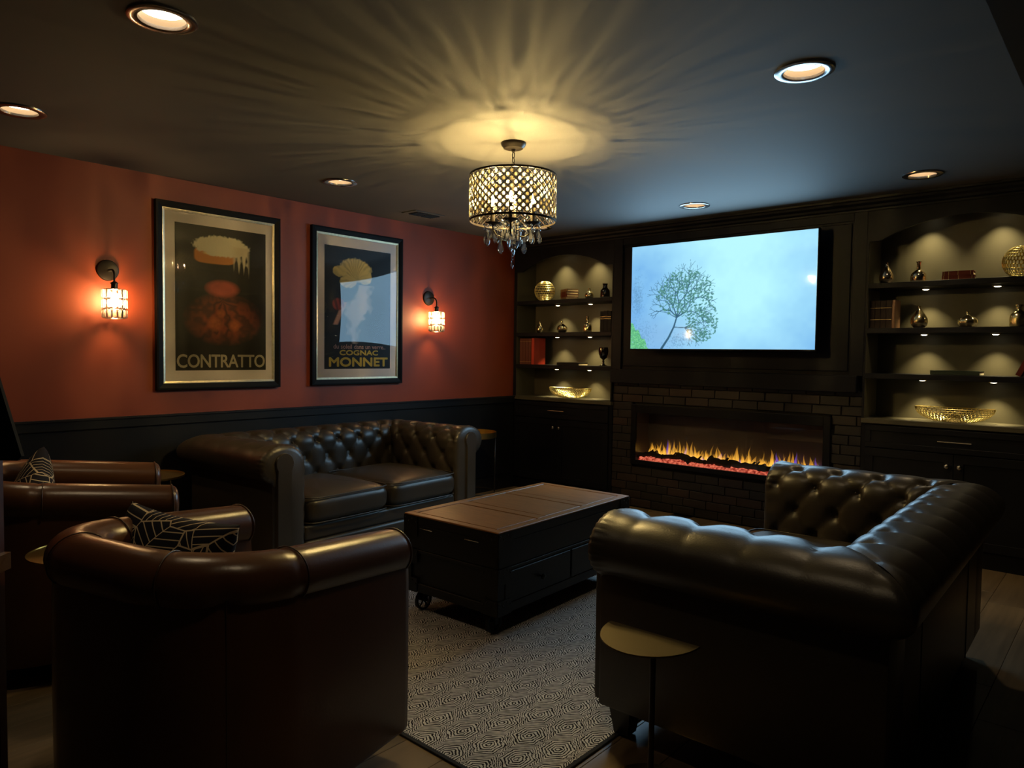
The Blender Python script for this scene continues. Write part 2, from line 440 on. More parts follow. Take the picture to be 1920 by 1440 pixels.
def copy_tree(o, parent=None, keep=True):
    c = o.copy(); COL.objects.link(c); c.parent = parent
    for ch in list(o.children):
        copy_tree(ch, c)
    return c

def spot(parent, loc, power, col, size, blend=0.6, rad=0.02, aim=(0, 0, -1)):
    d = bpy.data.lights.new('lamp_light', 'SPOT'); d.energy = power; d.color = col
    d.spot_size = math.radians(size); d.spot_blend = blend; d.shadow_soft_size = rad
    o = bpy.data.objects.new('lamp_light', d); COL.objects.link(o)
    off = ROOT.get(parent.name, (0, 0, 0)) if parent else (0, 0, 0)
    o.location = Vector(loc) - Vector(off)
    o.rotation_euler = Vector(aim).to_track_quat('-Z', 'Y').to_euler()
    o.parent = parent
    return o

def grid_colors(name, W, Hn, rgba, m, conv):
    """a flat picture: (Hn+1)x(W+1) vertices, each with its own colour; conv(u, v) gives the position"""
    us, vs = np.meshgrid(np.linspace(0, 1, W + 1), np.linspace(0, 1, Hn + 1))
    P = conv(us.ravel(), vs.ravel())
    me = bpy.data.meshes.new(name)
    me.vertices.add(len(P)); me.vertices.foreach_set('co', P.astype(np.float32).ravel())
    i = np.arange(W)[None, :] + (W + 1) * np.arange(Hn)[:, None]
    q = np.stack([i, i + 1, i + W + 2, i + W + 1], -1).reshape(-1, 4)
    me.loops.add(q.size); me.loops.foreach_set('vertex_index', q.ravel().astype(np.int32))
    me.polygons.add(len(q)); me.polygons.foreach_set('loop_start', (np.arange(len(q)) * 4).astype(np.int32))
    me.update(calc_edges=True)
    a = me.color_attributes.new('Col', 'FLOAT_COLOR', 'POINT')
    a.data.foreach_set('color', rgba.astype(np.float32).ravel())
    me.materials.append(m)
    return me

def s2l(c):
    c = np.asarray(c, float) / 255.0
    return np.where(c <= 0.04045, c / 12.92, ((c + 0.055) / 1.055) ** 2.4)

# ------------------------------------------------------------------ the room
mb = MB(); mb.box(-0.12, 0, -7.6, 0.42, 0, H + 0.06)
wl = struct('wall_left', mb, M['orange'], 'burnt orange painted left wall above dark wainscot')
mb = MB(); mb.box(0, 0.012, -7.6, 0, 0.155, 0.852)
part('wainscot_panel', mb, M['dark'], wl)
mb = MB(); mb.box(-0.12, 7.2, 0.30, 0.42, 0, H + 0.06); struct('wall_back', mb, M['wallb'], 'dark back wall behind the built-in bookcases')
mb = MB(); mb.box(4.445, 7.2, 0.0, 0.30, 0, H + 0.0)
struct('wall_back', mb, M['wallb'], 'dark stretch of back wall right of the built-in')
mb = MB(); mb.box(7.2, 7.32, -7.6, 0.42, 0, H + 0.06); struct('wall_right', mb, M['wallb'], 'dark right wall out of frame')
mb = MB(); mb.box(-0.12, 7.32, -7.72, -7.6, 0, H + 0.06); struct('wall_front', mb, M['wallb'], 'dark wall behind the viewpoint')

# ceiling with round holes for the recessed lights: built as strips around square cut-outs plus ring plates
CANS = [(3.705, -4.350), (2.233, -4.335), (0.758, -4.374), (0.762, -2.600), (3.712, -2.541), (3.701, -0.520), (2.223, -0.535), (0.735, -0.515)]
def ceiling():
    bm = bmesh.new()
    hw = 0.14; N = 24
    xs = sorted(set([-0.12, 7.32] + [round(x + d, 4) for x, y in CANS for d in (-hw, hw)]))
    ys = sorted(set([-7.72, 0.42] + [round(y + d, 4) for x, y in CANS for d in (-hw, hw)]))
    mbx = MB()
    for i in range(len(xs) - 1):
        for j in range(len(ys) - 1):
            cx, cy = (xs[i] + xs[i + 1]) / 2, (ys[j] + ys[j + 1]) / 2
            if any(abs(cx - x) < hw and abs(cy - y) < hw for x, y in CANS): continue
            mbx.add([(xs[i], ys[j], H), (xs[i + 1], ys[j], H), (xs[i + 1], ys[j + 1], H), (xs[i], ys[j + 1], H)], [(0, 1, 2, 3)])
    for x, y in CANS:
        vs = []
        for k in range(N):
            a = 2 * PI * k / N ; c, s = math.cos(a), math.sin(a); q = hw / max(abs(c), abs(s))
            vs += [(x + 0.088 * c, y + 0.088 * s, H), (x + q * c, y + q * s, H)]
        mbx.add(vs, [(2 * k, 2 * k + 1, (2 * k + 3) % (2 * N), (2 * k + 2) % (2 * N)) for k in range(N)])
    mbx.add([(-0.12, -7.72, H + 0.3), (7.32, -7.72, H + 0.3), (7.32, 0.42, H + 0.3), (-0.12, 0.42, H + 0.3)], [(0, 1, 2, 3)])
    bm.free()
    return mbx
struct('ceiling', ceiling(), M['ceiling'], 'dark taupe painted ceiling')
mb = MB(); mb.box(4.44, 4.95, -7.6, 0.0, 2.14, H - 0.001); struct('trim_1', mb, M['dark'], 'dark dropped soffit along the right ceiling edge')

# floor: slab and planks
mb = MB(); mb.box(-0.12, 7.32, -7.72, 0.42, -0.1, -0.008); floor = struct('floor', mb, M['mortar'], 'grey-brown wood plank floor')
pm = MB(); pm.box(-0.0896, 0.0896, -0.6095, 0.6095, -0.008, 0.0, bev=0.0015, seg=1)
pme = pm.mesh('plank', M['plank'])
ROOT['floor'] = (0, 0, 0)
rr = random.Random(3)
for i in range(35):
    x = 0.09 + i * 0.18
    y = -6.9 + rr.random() * 1.2
    while y < 0.35:
        if y > -7: piece('plank', pme, floor, (x, y, 0))
        y += 1.22

# rail, baseboard
mb = MB(); mb.box(0, 0.030, -7.6, -0.001, 0.852, 0.905); mb.box(0, 0.040, -7.6, -0.001, 0.905, 0.916)
struct('trim_2', mb, M['dark'], 'black chair rail capping the wainscot on the orange wall')
mb = MB(); mb.box(0, 0.022, -7.6, -0.001, 0, 0.125); mb.box(0, 0.015, -7.6, -0.001, 0.125, 0.148); mb.box(0, 0.02, -7.6, -0.001, 0.148, 0.156)
struct('baseboard_left', mb, M['dark'], 'black stepped baseboard under the left wainscot')
# crown moulding over the built-in
prof = [(0.0, 2.355), (-0.012, 2.355), (-0.014, 2.368), (-0.03, 2.376), (-0.036, 2.392), (-0.056, 2.405), (-0.062, 2.42), (-0.078, 2.424), (-0.080, 2.4395), (0.0, 2.4395)]
mb = MB(); mb.prism(prof, 0.0, 4.44, 'x'); struct('trim_3', mb, M['cab'], 'dark stepped crown moulding above the built-in')

# ------------------------------------------------------------------ built-in bookcases
def bookcase(x0, x1, ox0, ox1, label, pucks, door_mid, hx, kx):
    """x0..x1 unit, ox0..ox1 opening"""
    t = thing('bookcase', label, 'bookcase', ((x0 + x1) / 2, 0.0, 0))
    D = 0.295
    mb = MB()   # base carcass and upper sides
    mb.box(x0, x1, 0.012, D, 0.10, 0.885)
    mb.box(x0, ox0, 0.0, D, 0.918, 2.44); mb.box(ox1, x1, 0.0, D, 0.918, 2.44)
    mb.box(x0, x1, 0.012, 0.05, 0.0, 0.10)
    part('carcass', mb, M['cab'], t)
    mb = MB(); mb.box(ox0, ox1, D - 0.004, D + 0.003, 0.918, 2.36); part('back_panel', mb, M['cabin'], t)
    mb = MB(); mb.box(ox0, ox0 + 0.003, 0.004, D - 0.004, 0.918, 2.36); part('side_lining', mb, M['cabin'], t)
    mb = MB(); mb.box(ox1 - 0.003, ox1, 0.004, D - 0.004, 0.918, 2.36); part('side_lining', mb, M['cabin'], t)
    mb = MB(); mb.box(x0, x1, -0.012, D, 0.885, 0.918, 0.002, 1); part('countertop', mb, M['cabin'], t)
    for z in (1.855, 1.545, 1.232):
        mb = MB(); mb.box(ox0 + 0.003, ox1 - 0.003, 0.0, D - 0.004, z - 0.036, z, 0.0015, 1); part('shelf', mb, M['cab'], t)
    # arch fascia and the niche top
    zs, zt = 2.143, 2.272; a0, a1 = ox0 + 0.065, ox1 - 0.065; n = 20
    c = (a0 + a1) / 2; hw = (a1 - a0) / 2; R = (hw * hw + (zt - zs) ** 2) / (2 * (zt - zs)); th = math.asin(hw / R)
    arc = [(c + R * math.sin(-th + 2 * th * k / n), zt - R + R * math.cos(-th + 2 * th * k / n)) for k in range(n + 1)]
    mb = MB()
    low = [(ox0, zs)] + arc + [(ox1, zs)]; up = [(p[0], 2.44) for p in low]
    k = len(low); vs = []
    for y in (0.0, 0.022):
        vs += [(p[0], y, p[1]) for p in low] + [(p[0], y, p[1]) for p in up]
    fs = []
    for i in range(k - 1):
        fs += [(i, i + 1, k + i + 1, k + i), (2 * k + i, 3 * k + i, 3 * k + i + 1, 2 * k + i + 1), (i, 2 * k + i, 2 * k + i + 1, i + 1)]
    mb.add(vs, fs); part('arch_fascia', mb, M['cab'], t)
    mb = MB(); mb.box(ox0, ox1, 0.022, D, 2.335, 2.36); part('niche_ceiling', mb, M['cab'], t)
    # drawer front (shaker) and doors
    def shaker(name, a, b, z0, z1, fr=0.055):
        m2 = MB()
        m2.box(a, b, -0.002, 0.012, z0, z1)
        for q in ((a, b, z1 - fr, z1), (a, b, z0, z0 + fr), (a, a + fr, z0 + fr, z1 - fr), (b - fr, b, z0 + fr, z1 - fr)):
            m2.box(q[0], q[1], -0.010, -0.002, q[2], q[3], 0.001, 1)
        return part(name, m2, M['cab'], t)
    g = 0.003
    dr = shaker('drawer', x0 + 0.03, x1 - 0.03, 0.722, 0.872, 0.035)
    mb = MB(); z = 0.797
    mb.tube([(hx - 0.095, -0.038, z), (hx + 0.095, -0.038, z)], 0.0042, 8)
    mb.tube([(hx - 0.075, -0.038, z), (hx - 0.075, -0.008, z)], 0.005, 8); mb.tube([(hx + 0.075, -0.038, z), (hx + 0.075, -0.008, z)], 0.005, 8)
    part('handle', mb, M['nickel'], dr, smooth=True, angle=40)
    for s, (a, b) in ((-1, (x0 + 0.03, kx - g / 2)), (1, (kx + g / 2, x1 - 0.03))):
        d = shaker('door', a, b, 0.115, 0.714)
        mb = MB(); mb.lathe([(0.006, 0), (0.0055, 0.014), (0.014, 0.02), (0.016, 0.027), (0.012, 0.033), (0.001, 0.035)], n=14)
        mb.v = [(kx + s * 0.036 + p[0], -0.008 - p[2], 0.637 + p[1]) for p in mb.v]
        part('knob', mb, M['nickel'], d, smooth=True, angle=50)
    # puck lights under the arch and each shelf
    mp = MB(); mp.lathe([(0.001, 0.0), (0.030, 0.0), (0.030, 0.006)], n=16, caps=False)
    for z in (2.335, 1.819, 1.509, 1.196):
        for px in pucks:
            m2 = MB(); m2.lathe([(0.022, -0.001), (0.030, -0.008), (0.034, -0.006), (0.034, 0.0)], (px, 0.17, z), 16, caps=False)
            pk = part('puck_light', m2, M['nickel'], t, smooth=True)
            m3 = MB(); m3.lathe([(0.0005, -0.0125), (0.012, -0.0115), (0.020, -0.008)], (px, 0.17, z), 14, caps=False)
            part('lens', m3, M['pucklens'], pk)
            spot(t, (px, 0.175, z - 0.012), PUCK * (1.3 if z > 2.3 else 1.0), (1.0, 0.80, 0.38), 88, 1.0, 0.012, (0, 0.10, -1))
    return t
bookcase(0.0, 1.176, 0.036, 1.163, 'left built-in bookcase with arched niche beside the orange wall', (0.42, 0.81), 0, 0.575, 0.572)
bookcase(3.264, 4.44, 3.277, 4.404, 'right built-in bookcase with arched niche right of the fireplace', (3.60, 4.01), 0, 3.837, 3.833)

# centre chimney breast: panelled upper part, mantel, brick lower part
fp = thing('fireplace_surround', 'dark panelled chimney breast with mantel beam over black brick', 'fireplace', (2.22, 0.05, 0))
mb = MB(); mb.box(1.176, 3.264, 0.02, 0.295, 1.21, 2.44); part('upper_panel', mb, M['cab'], fp)
mb = MB()
for a, b in ((1.176, 1.265), (3.175, 3.264)):
    mb = MB(); mb.box(a, b, 0.0, 0.02, 1.21, 2.44, 0.002, 1); part('stile', mb, M['cab'], fp)
mb = MB(); mb.box(1.265, 3.175, 0.004, 0.02, 2.30, 2.44, 0.002, 1); part('rail', mb, M['cab'], fp)
mb = MB(); mb.box(1.282, 3.158, 0.010, 0.02, 1.24, 2.285, 0.003, 1); part('inner_panel', mb, M['cab'], fp)
mb = MB(); mb.box(1.180, 3.232, -0.035, 0.06, 1.092, 1.212, 0.003, 1); part('mantel', mb, M['cab'], fp)
# brick backing: around the insert opening
FX0, FX1, FZ0, FZ1 = 1.384, 3.060, 0.385, 0.908
mb = MB()
mb.box(1.176, FX0 + 0.02, 0.035, 0.295, 0, 1.21); mb.box(FX1 - 0.02, 3.264, 0.035, 0.295, 0, 1.21)
mb.box(FX0, FX1, 0.035, 0.295, 0, FZ0 + 0.02); mb.box(FX0, FX1, 0.035, 0.295, FZ1 - 0.02, 1.21)
part('mortar_backing', mb, M['mortar'], fp)
rb = random.Random(11)
bmeshes = {}
def brick_mesh(w, h):
    key = (round(w, 3), round(h, 3))
    if key not in bmeshes:
        m2 = MB(); m2.box(-w / 2, w / 2, -0.009, 0.009, -h / 2, h / 2, 0.002, 1); bmeshes[key] = m2.mesh('brick', M['brick'])
    return bmeshes[key]
BW, PITCH = 0.205, 0.0703
row = 0; z = 0.012
while z < 1.09:
    zz0, zz1 = z, min(z + PITCH - 0.006, 1.10)
    x = 1.18 - [0.0, 0.105, 0.05, 0.15][row % 4]
    while x < 3.26:
        a, b = max(x, 1.18), min(x + BW - 0.006, 3.26)
        spans = [(a, b)]
        if zz1 > FZ0 and zz0 < FZ1:
            spans = [s for s in ((a, min(b, FX0)), (max(a, FX1), b)) if s[1] - s[0] > 0.02]
        za, zb = zz0, zz1
        for s in spans:
            if s[1] - s[0] < 0.02: continue
            za, zb = zz0, zz1
            if s[1] > FX0 and s[0] < FX1:
                if zz0 < FZ0 < zz1: zb = FZ0
                if zz0 < FZ1 < zz1: za = FZ1
            if zb - za < 0.012: continue
            w, h = s[1] - s[0], zb - za
            piece('brick', brick_mesh(w, h), fp, ((s[0] + s[1]) / 2, 0.030 + rb.uniform(-0.003, 0.003), (za + zb) / 2), (rb.uniform(-0.012, 0.012), rb.uniform(-0.004, 0.004), rb.uniform(-0.008, 0.008)))
        x += BW
    z += PITCH; row += 1

# ------------------------------------------------------------------ electric fireplace insert
fi = thing('electric_fireplace', 'long black framed electric fireplace burning under the television', 'fireplace', (2.22, 0.0, 0.385))
mb = MB()
IX0, IX1, IZ0, IZ1 = 1.436, 3.008, 0.425, 0.838
mb.box(FX0, IX0, -0.004, 0.016, FZ0, FZ1, 0.002, 1); mb.box(IX1, FX1, -0.004, 0.016, FZ0, FZ1, 0.002, 1)
mb.box(IX0, IX1, -0.004, 0.016, IZ1, FZ1, 0.002, 1); mb.box(IX0, IX1, -0.004, 0.016, FZ0, IZ0, 0.002, 1)
part('frame', mb, M['black'], fi)
mb = MB()
mb.box(IX0 - 0.01, IX1 + 0.01, 0.215, 0.225, IZ0 - 0.01, IZ1 + 0.01); mb.box(IX0 - 0.01, IX0, 0.014, 0.22, IZ0, IZ1)
mb.box(IX1, IX1 + 0.01, 0.014, 0.22, IZ0, IZ1); mb.box(IX0, IX1, 0.014, 0.22, IZ1, IZ1 + 0.01); mb.box(IX0, IX1, 0.014, 0.22, IZ0 - 0.01, IZ0)
part('firebox', mb, mat('smoky_firebox', (0.07, 0.06, 0.055), 0.3), fi)
mb = MB(); mb.box(IX0, IX1, 0.006, 0.008, IZ0, IZ1); part('glass_pane', mb, M['fireglass'], fi)
# ember bed: lumpy strip
bm = MB(); n1, n2 = 110, 8; vs = []
re = random.Random(5)
for i in range(n1 + 1):
    for j in range(n2 + 1):
        vs.append((IX0 + 0.02 + (IX1 - IX0 - 0.04) * i / n1, 0.014 + 0.156 * j / n2, IZ0 + (0.001 if j == 0 else 0.010 + re.random() * 0.016 + 0.01 * math.sin(j / n2 * PI))))
bm.add(vs, [(i * (n2 + 1) + j, (i + 1) * (n2 + 1) + j, (i + 1) * (n2 + 1) + j + 1, i * (n2 + 1) + j + 1) for i in range(n1) for j in range(n2)])
part('ember_bed', bm, M['ember'], fi, kind='stuff')
# charred logs
rl = random.Random(21)
logs = [(1.50, 0.20, 18, 0.018), (1.60, 0.15, -8, 0.014), (1.72, 0.22, 10, 0.016), (1.86, 0.15, -35, 0.015), (1.95, 0.24, -14, 0.018), (2.10, 0.16, 12, 0.014),
        (2.19, 0.20, -12, 0.024), (2.40, 0.27, -3, 0.020), (2.44, 0.24, 6, 0.015), (2.62, 0.22, 10, 0.018), (2.80, 0.20, -10, 0.016), (2.93, 0.12, 14, 0.014)]
for cx, ln, an, r in logs:
    pts = []; rad = []
    for k in range(9):
        t = k / 8 - 0.5
        pts.append((cx + ln * t, 0.070 + 0.08 * t * math.sin(math.radians(an * 2)) + rl.uniform(-0.004, 0.004), IZ0 + 0.038 + r * 0.5 + ln * t * math.sin(math.radians(an)) * 0.55 + rl.uniform(-0.005, 0.005)))
        rad.append(r * 1.35 * (0.75 + 0.4 * rl.random()) * (1.15 if k in (0, 8) else 1))
    m2 = MB(); m2.tube(pts, rad, 8)
    if ln > 0.19:
        q = pts[5]; m2.tube([q, (q[0] + 0.03, q[1] - 0.01, q[2] + 0.022), (q[0] + 0.05, q[1] - 0.012, q[2] + 0.045)], [r * 0.6, r * 0.45, r * 0.35], 6)
    part('log', m2, M['char'], fi, smooth=True, angle=60)
# flames: each a curved tongue with depth; colours run from pink-white foot to orange tip
def flames():
    rf = random.Random(8); V = []; F = []; C = []
    for k in range(190):
        cx = IX0 + 0.05 + (IX1 - IX0 - 0.10) * (k + rf.random()) / 190
        y = rf.uniform(0.12, 0.175)
        h = rf.choice([0.05, 0.07, 0.08, 0.10, 0.11, 0.15]) * rf.uniform(0.9, 1.3)
        w = rf.uniform(0.010, 0.027) * (0.7 if h > 0.12 else 1)
        lean = rf.uniform(-0.02, 0.02); ph = rf.uniform(0, 6)
        kind = rf.random()
        n = 10; ns = 8; o = len(V)
        for i in range(n + 1):
            t = i / n
            r = w * (math.sin(PI * min(1, (t * 0.92 + 0.12))) ** 0.9) * (1 - t) ** 0.35 + 0.0003
            x0 = cx + lean * t * t + 0.010 * math.sin(ph + t * 6) * t
            if kind < 0.12: c = (0.30, 0.14, 0.9)
            elif t < 0.22: c = (1.0, 0.50, 0.34)
            elif t < 0.6: c = (1.0, 0.50, 0.06)
            else: c = (0.95, 0.42, 0.04)
            a = (0.38 if kind >= 0.12 else 0.22) * (1 - t ** 1.3) * (0.5 + 0.5 * min(1, t * 5)) * rf.uniform(0.9, 1.0) * (0.55 if h > 0.14 and kind > 0.7 else 1)
            for j in range(ns):
                an = 2 * PI * j / ns
                V.append((x0 + r * math.cos(an) - 2.22, y + r * 0.5 * math.sin(an), IZ0 + 0.012 + h * t - 0.385)); C.append((*[q * 1.7 for q in c], a))
        for i in range(n):
            for j in range(ns):
                F.append((o + i * ns + j, o + i * ns + (j + 1) % ns, o + (i + 1) * ns + (j + 1) % ns, o + (i + 1) * ns + j))
    me = bpy.data.meshes.new('flames'); me.from_pydata(V, [], F)
    a = me.color_attributes.new('Col', 'FLOAT_COLOR', 'POINT'); a.data.foreach_set('color', np.array(C, np.float32).ravel())
    me.materials.append(M['flame']); me.polygons.foreach_set('use_smooth', [True] * len(F))
    o = bpy.data.objects.new('flames', me); COL.objects.link(o); o.parent = fi; o['kind'] = 'stuff'
flames()

# ------------------------------------------------------------------ television
def tv():
    t = thing('television', 'large wall television showing a lone tree in blue mist', 'television', (2.22, 0.0, 1.38))
    X0, X1, Z0, Z1 = 1.450, 2.990, 1.380, 2.255; Y = -0.150
    mb = MB(); mb.box(X0, X1, Y, Y + 0.035, Z0, Z1, 0.003, 1); part('bezel', mb, M['black'], t)
    mb = MB(); mb.box(X0 + 0.2, X1 - 0.2, Y + 0.035, Y + 0.07, Z0 + 0.05, Z1 - 0.15, 0.004, 1); part('rear_housing', mb, M['black'], t)
    mb = MB(); mb.box(2.0, 2.44, Y + 0.07, 0.012, 1.62, 2.0); part('wall_bracket', mb, M['black'], t)
    W, Hn = 400, 226
    u, v = np.meshgrid(np.linspace(0, 1, W + 1), np.linspace(0, 1, Hn + 1))   # v = 0 bottom
    r = np.random.RandomState(4)
    def smooth(n):
        g = r.rand(n, int(n * 1.7)); yi = v * (n - 1.001); xi = u * (int(n * 1.7) - 1.001)
        y0 = yi.astype(int); x0 = xi.astype(int); fy = yi - y0; fx = xi - x0; fy = fy * fy * (3 - 2 * fy); fx = fx * fx * (3 - 2 * fx)
        return (g[y0, x0] * (1 - fx) + g[y0, x0 + 1] * fx) * (1 - fy) + (g[y0 + 1, x0] * (1 - fx) + g[y0 + 1, x0 + 1] * fx) * fy
    nz = smooth(5) * 0.5 + smooth(11) * 0.3 + smooth(25) * 0.2
    br = np.exp(-(((u - 0.62) / 0.42) ** 2 + ((v - 0.62) / 0.75) ** 2)) + (nz - 0.5) * 0.35
    br = np.clip(br + 0.25 * np.exp(-((v - 0.98) / 0.12) ** 2), 0, 1)[..., None]
    lo = s2l([112, 172, 226]); hi = s2l([178, 238, 252])
    img = lo * (1 - br) + hi * br
    mist = np.exp(-(((u - 0.18) / 0.17) ** 2 + ((v - 0.12) / 0.2) ** 2))[..., None] * 0.35
    img = img * (1 - mist) + s2l([135, 165, 205]) * mist
    def dab(cx, cy, rx, ry, col, al):
        x0, x1 = max(0, int((cx - rx * 2) * W)), min(W, int((cx + rx * 2) * W) + 1)
        y0, y1 = max(0, int((cy - ry * 2) * Hn)), min(Hn, int((cy + ry * 2) * Hn) + 1)
        if x1 < x0 or y1 < y0: return
        uu, vv = u[y0:y1 + 1, x0:x1 + 1], v[y0:y1 + 1, x0:x1 + 1]
        d = ((uu - cx) / rx) ** 2 + ((vv - cy) / ry) ** 2
        a = (np.clip(1.6 - d, 0, 1) * al)[..., None]
        img[y0:y1 + 1, x0:x1 + 1] = img[y0:y1 + 1, x0:x1 + 1] * (1 - a) + np.array(col) * a
    asp = 1.54 / 0.87
    def line(p, q, w0, w1, col, al=0.9):
        n = int(max(abs(q[0] - p[0]) * W, abs(q[1] - p[1]) * Hn)) * 2 + 2
        for k in range(n + 1):
            t_ = k / n; w = w0 + (w1 - w0) * t_
            dab(p[0] + (q[0] - p[0]) * t_, p[1] + (q[1] - p[1]) * t_, w, w * asp, col, al)
    # faint far trees on the left
    grey = s2l([92, 140, 180])
    for k in range(420):
        cx = 0.04 + r.randn() * 0.018; cy = 0.50 + r.randn() * 0.09
        dab(cx, cy, 0.003, 0.006, grey, 0.28)
    for k in range(260): dab(0.07 + r.randn() * 0.05, 0.14 + r.randn() * 0.07, 0.003, 0.006, grey, 0.3)
    for k in range(160): dab(0.30 + r.randn() * 0.035, 0.08 + r.randn() * 0.035, 0.003, 0.006, grey, 0.35)
    # green bush in the lower left corner
    for k in range(1500):
        a = r.rand() ** 0.5; cx = a * 0.115 * r.rand(); top = 0.24 * (1 - (cx / 0.115) ** 1.3) + 0.02 * math.sin(cx * 160)
        cy = r.rand() * max(top, 0)
        g = r.rand(); dab(cx, cy, 0.003, 0.005, s2l([70 + 60 * g, 150 + 70 * g, 110 + 40 * g]), 0.8)
    # the tree
    dk = s2l([52, 92, 116]); tips = []
    line((0.194, 0.0), (0.236, 0.105), 0.0058, 0.0050, dk); line((0.236, 0.105), (0.267, 0.211), 0.0050, 0.0042, dk); line((0.267, 0.211), (0.284, 0.31), 0.0042, 0.0034, dk)
    line((0.267, 0.205), (0.33, 0.200), 0.0024, 0.0016, dk); line((0.281, 0.295), (0.225, 0.345), 0.0022, 0.0015, dk); line((0.225, 0.345), (0.158, 0.368), 0.0015, 0.001, dk)
    rt = random.Random(2)
    rt = random.Random(2)
    def grow(p, a, ln, d):
        q = (p[0] + math.cos(a) * ln / asp, p[1] + math.sin(a) * ln)
        line(p, q, 0.0030 * 0.74 ** d + 0.0004, 0.0024 * 0.74 ** d + 0.0004, dk, 0.85)
        tips.append(q)
        if d < 5:
            for s in (-1, 1): grow(q, a + s * rt.uniform(0.25, 0.62), ln * rt.uniform(0.68, 0.9), d + 1)
    for a, l in ((1.45, 0.13), (0.95, 0.13), (1.95, 0.11), (0.5, 0.11), (2.4, 0.09)): grow((0.284, 0.30), a, l, 0)
    for a, l in ((0.45, 0.10), (0.05, 0.09), (-0.4, 0.08), (-0.9, 0.06)): grow((0.33, 0.20), a, l, 2)
    def inside(x, y):
        e = 0.12 * math.sin(x * 130) * math.sin(y * 90); return (((x - 0.325) / 0.165) ** 2 + ((y - 0.52) / 0.215) ** 2 < 1 + e) or (((x - 0.425) / 0.09) ** 2 + ((y - 0.26) / 0.20) ** 2 < 1 + e)
    n = 0
    while n < 9500:
        x, y = 0.12 + 0.42 * r.rand(), 0.03 + 0.74 * r.rand()
        if not inside(x, y): continue
        if math.sin(x * 150 + 2.3 * math.sin(y * 70)) * math.sin(y * 100 + 2.1 * math.cos(x * 90)) < -0.1 + 0.5 * r.rand(): n += 0.8; continue
        g = r.rand(); dab(x, y, 0.0025, 0.0040, s2l([52 + 46 * g, 104 + 52 * g, 106 + 34 * g]), 0.85); n += 1
    rgba = np.dstack([img, np.ones_like(u)])
    me = grid_colors('screen', W, Hn, rgba, M['screen'], lambda a, b: np.stack([X0 + 0.008 + (X1 - X0 - 0.016) * a - 2.22, np.full_like(a, Y - 0.0012), Z0 + 0.012 + (Z1 - Z0 - 0.02) * b - 1.38], -1))
    o = bpy.data.objects.new('screen', me); COL.objects.link(o); o.parent = t
    d = bpy.data.lights.new('screen_fill', 'AREA'); d.shape = 'RECTANGLE'; d.size = X1 - X0 - 0.03; d.size_y = Z1 - Z0 - 0.03  # added area fill just before the emissive screen, brightens the room
    d.energy = TVFILL; d.color = (0.42, 0.72, 1.0)
    lo_ = bpy.data.objects.new('screen_fill', d); COL.objects.link(lo_); lo_.parent = t
    lo_.location = (0, Y - 0.002, (Z1 - Z0) / 2); lo_.rotation_euler = (-PI / 2, 0, 0)
tv()

# ------------------------------------------------------------------ framed pictures on the orange wall
def text_mesh(s, bold, x0, x1, z0, z1, name, m, parent, X, spacing=1.0, fat=0.0):
    """letters as flat geometry filling the box y x0..x1, z z0..z1 on the plane x = X"""
    cu = bpy.data.curves.new('txt', 'FONT'); cu.body = s; cu.offset = bold; cu.resolution_u = 4; cu.space_character = spacing
    ob = bpy.data.objects.new('txt', cu); COL.objects.link(ob)
    dg = bpy.context.evaluated_depsgraph_get(); dg.update()
    me = bpy.data.meshes.new_from_object(ob.evaluated_get(dg)); bpy.data.objects.remove(ob)
    co = np.array([v.co[:] for v in me.vertices]); mn, mxx = co.min(0), co.max(0)
    off = ROOT.get(parent.name, (0, 0, 0))
    for v in me.vertices:
        u = (v.co.x - mn[0]) / (mxx[0] - mn[0]); w = (v.co.y - mn[1]) / (mxx[1] - mn[1])
        v.co = (X - off[0], x0 + (x1 - x0) * u - off[1], z0 + (z1 - z0) * w - off[2])
    if fat:
        bm = bmesh.new(); bm.from_mesh(me); g0 = bm.verts[:] + bm.edges[:] + bm.faces[:]
        kk = 0
        for dx, dz in ((fat, 0), (-fat, 0), (0, fat), (0, -fat), (fat * 0.7, fat * 0.7), (-fat * 0.7, fat * 0.7), (fat * 0.7, -fat * 0.7), (-fat * 0.7, -fat * 0.7)):
            r = bmesh.ops.duplicate(bm, geom=g0); bmesh.ops.translate(bm, vec=(0.00006 * (kk + 1), dx, dz), verts=[q for q in r['geom'] if isinstance(q, bmesh.types.BMVert)]); kk += 1
        bm.to_mesh(me); bm.free()
    me.materials.clear(); me.materials.append(m); me.name = name
    o = bpy.data.objects.new(name, me); COL.objects.link(o); o.parent = parent; ROOT[o.name] = off
    return o

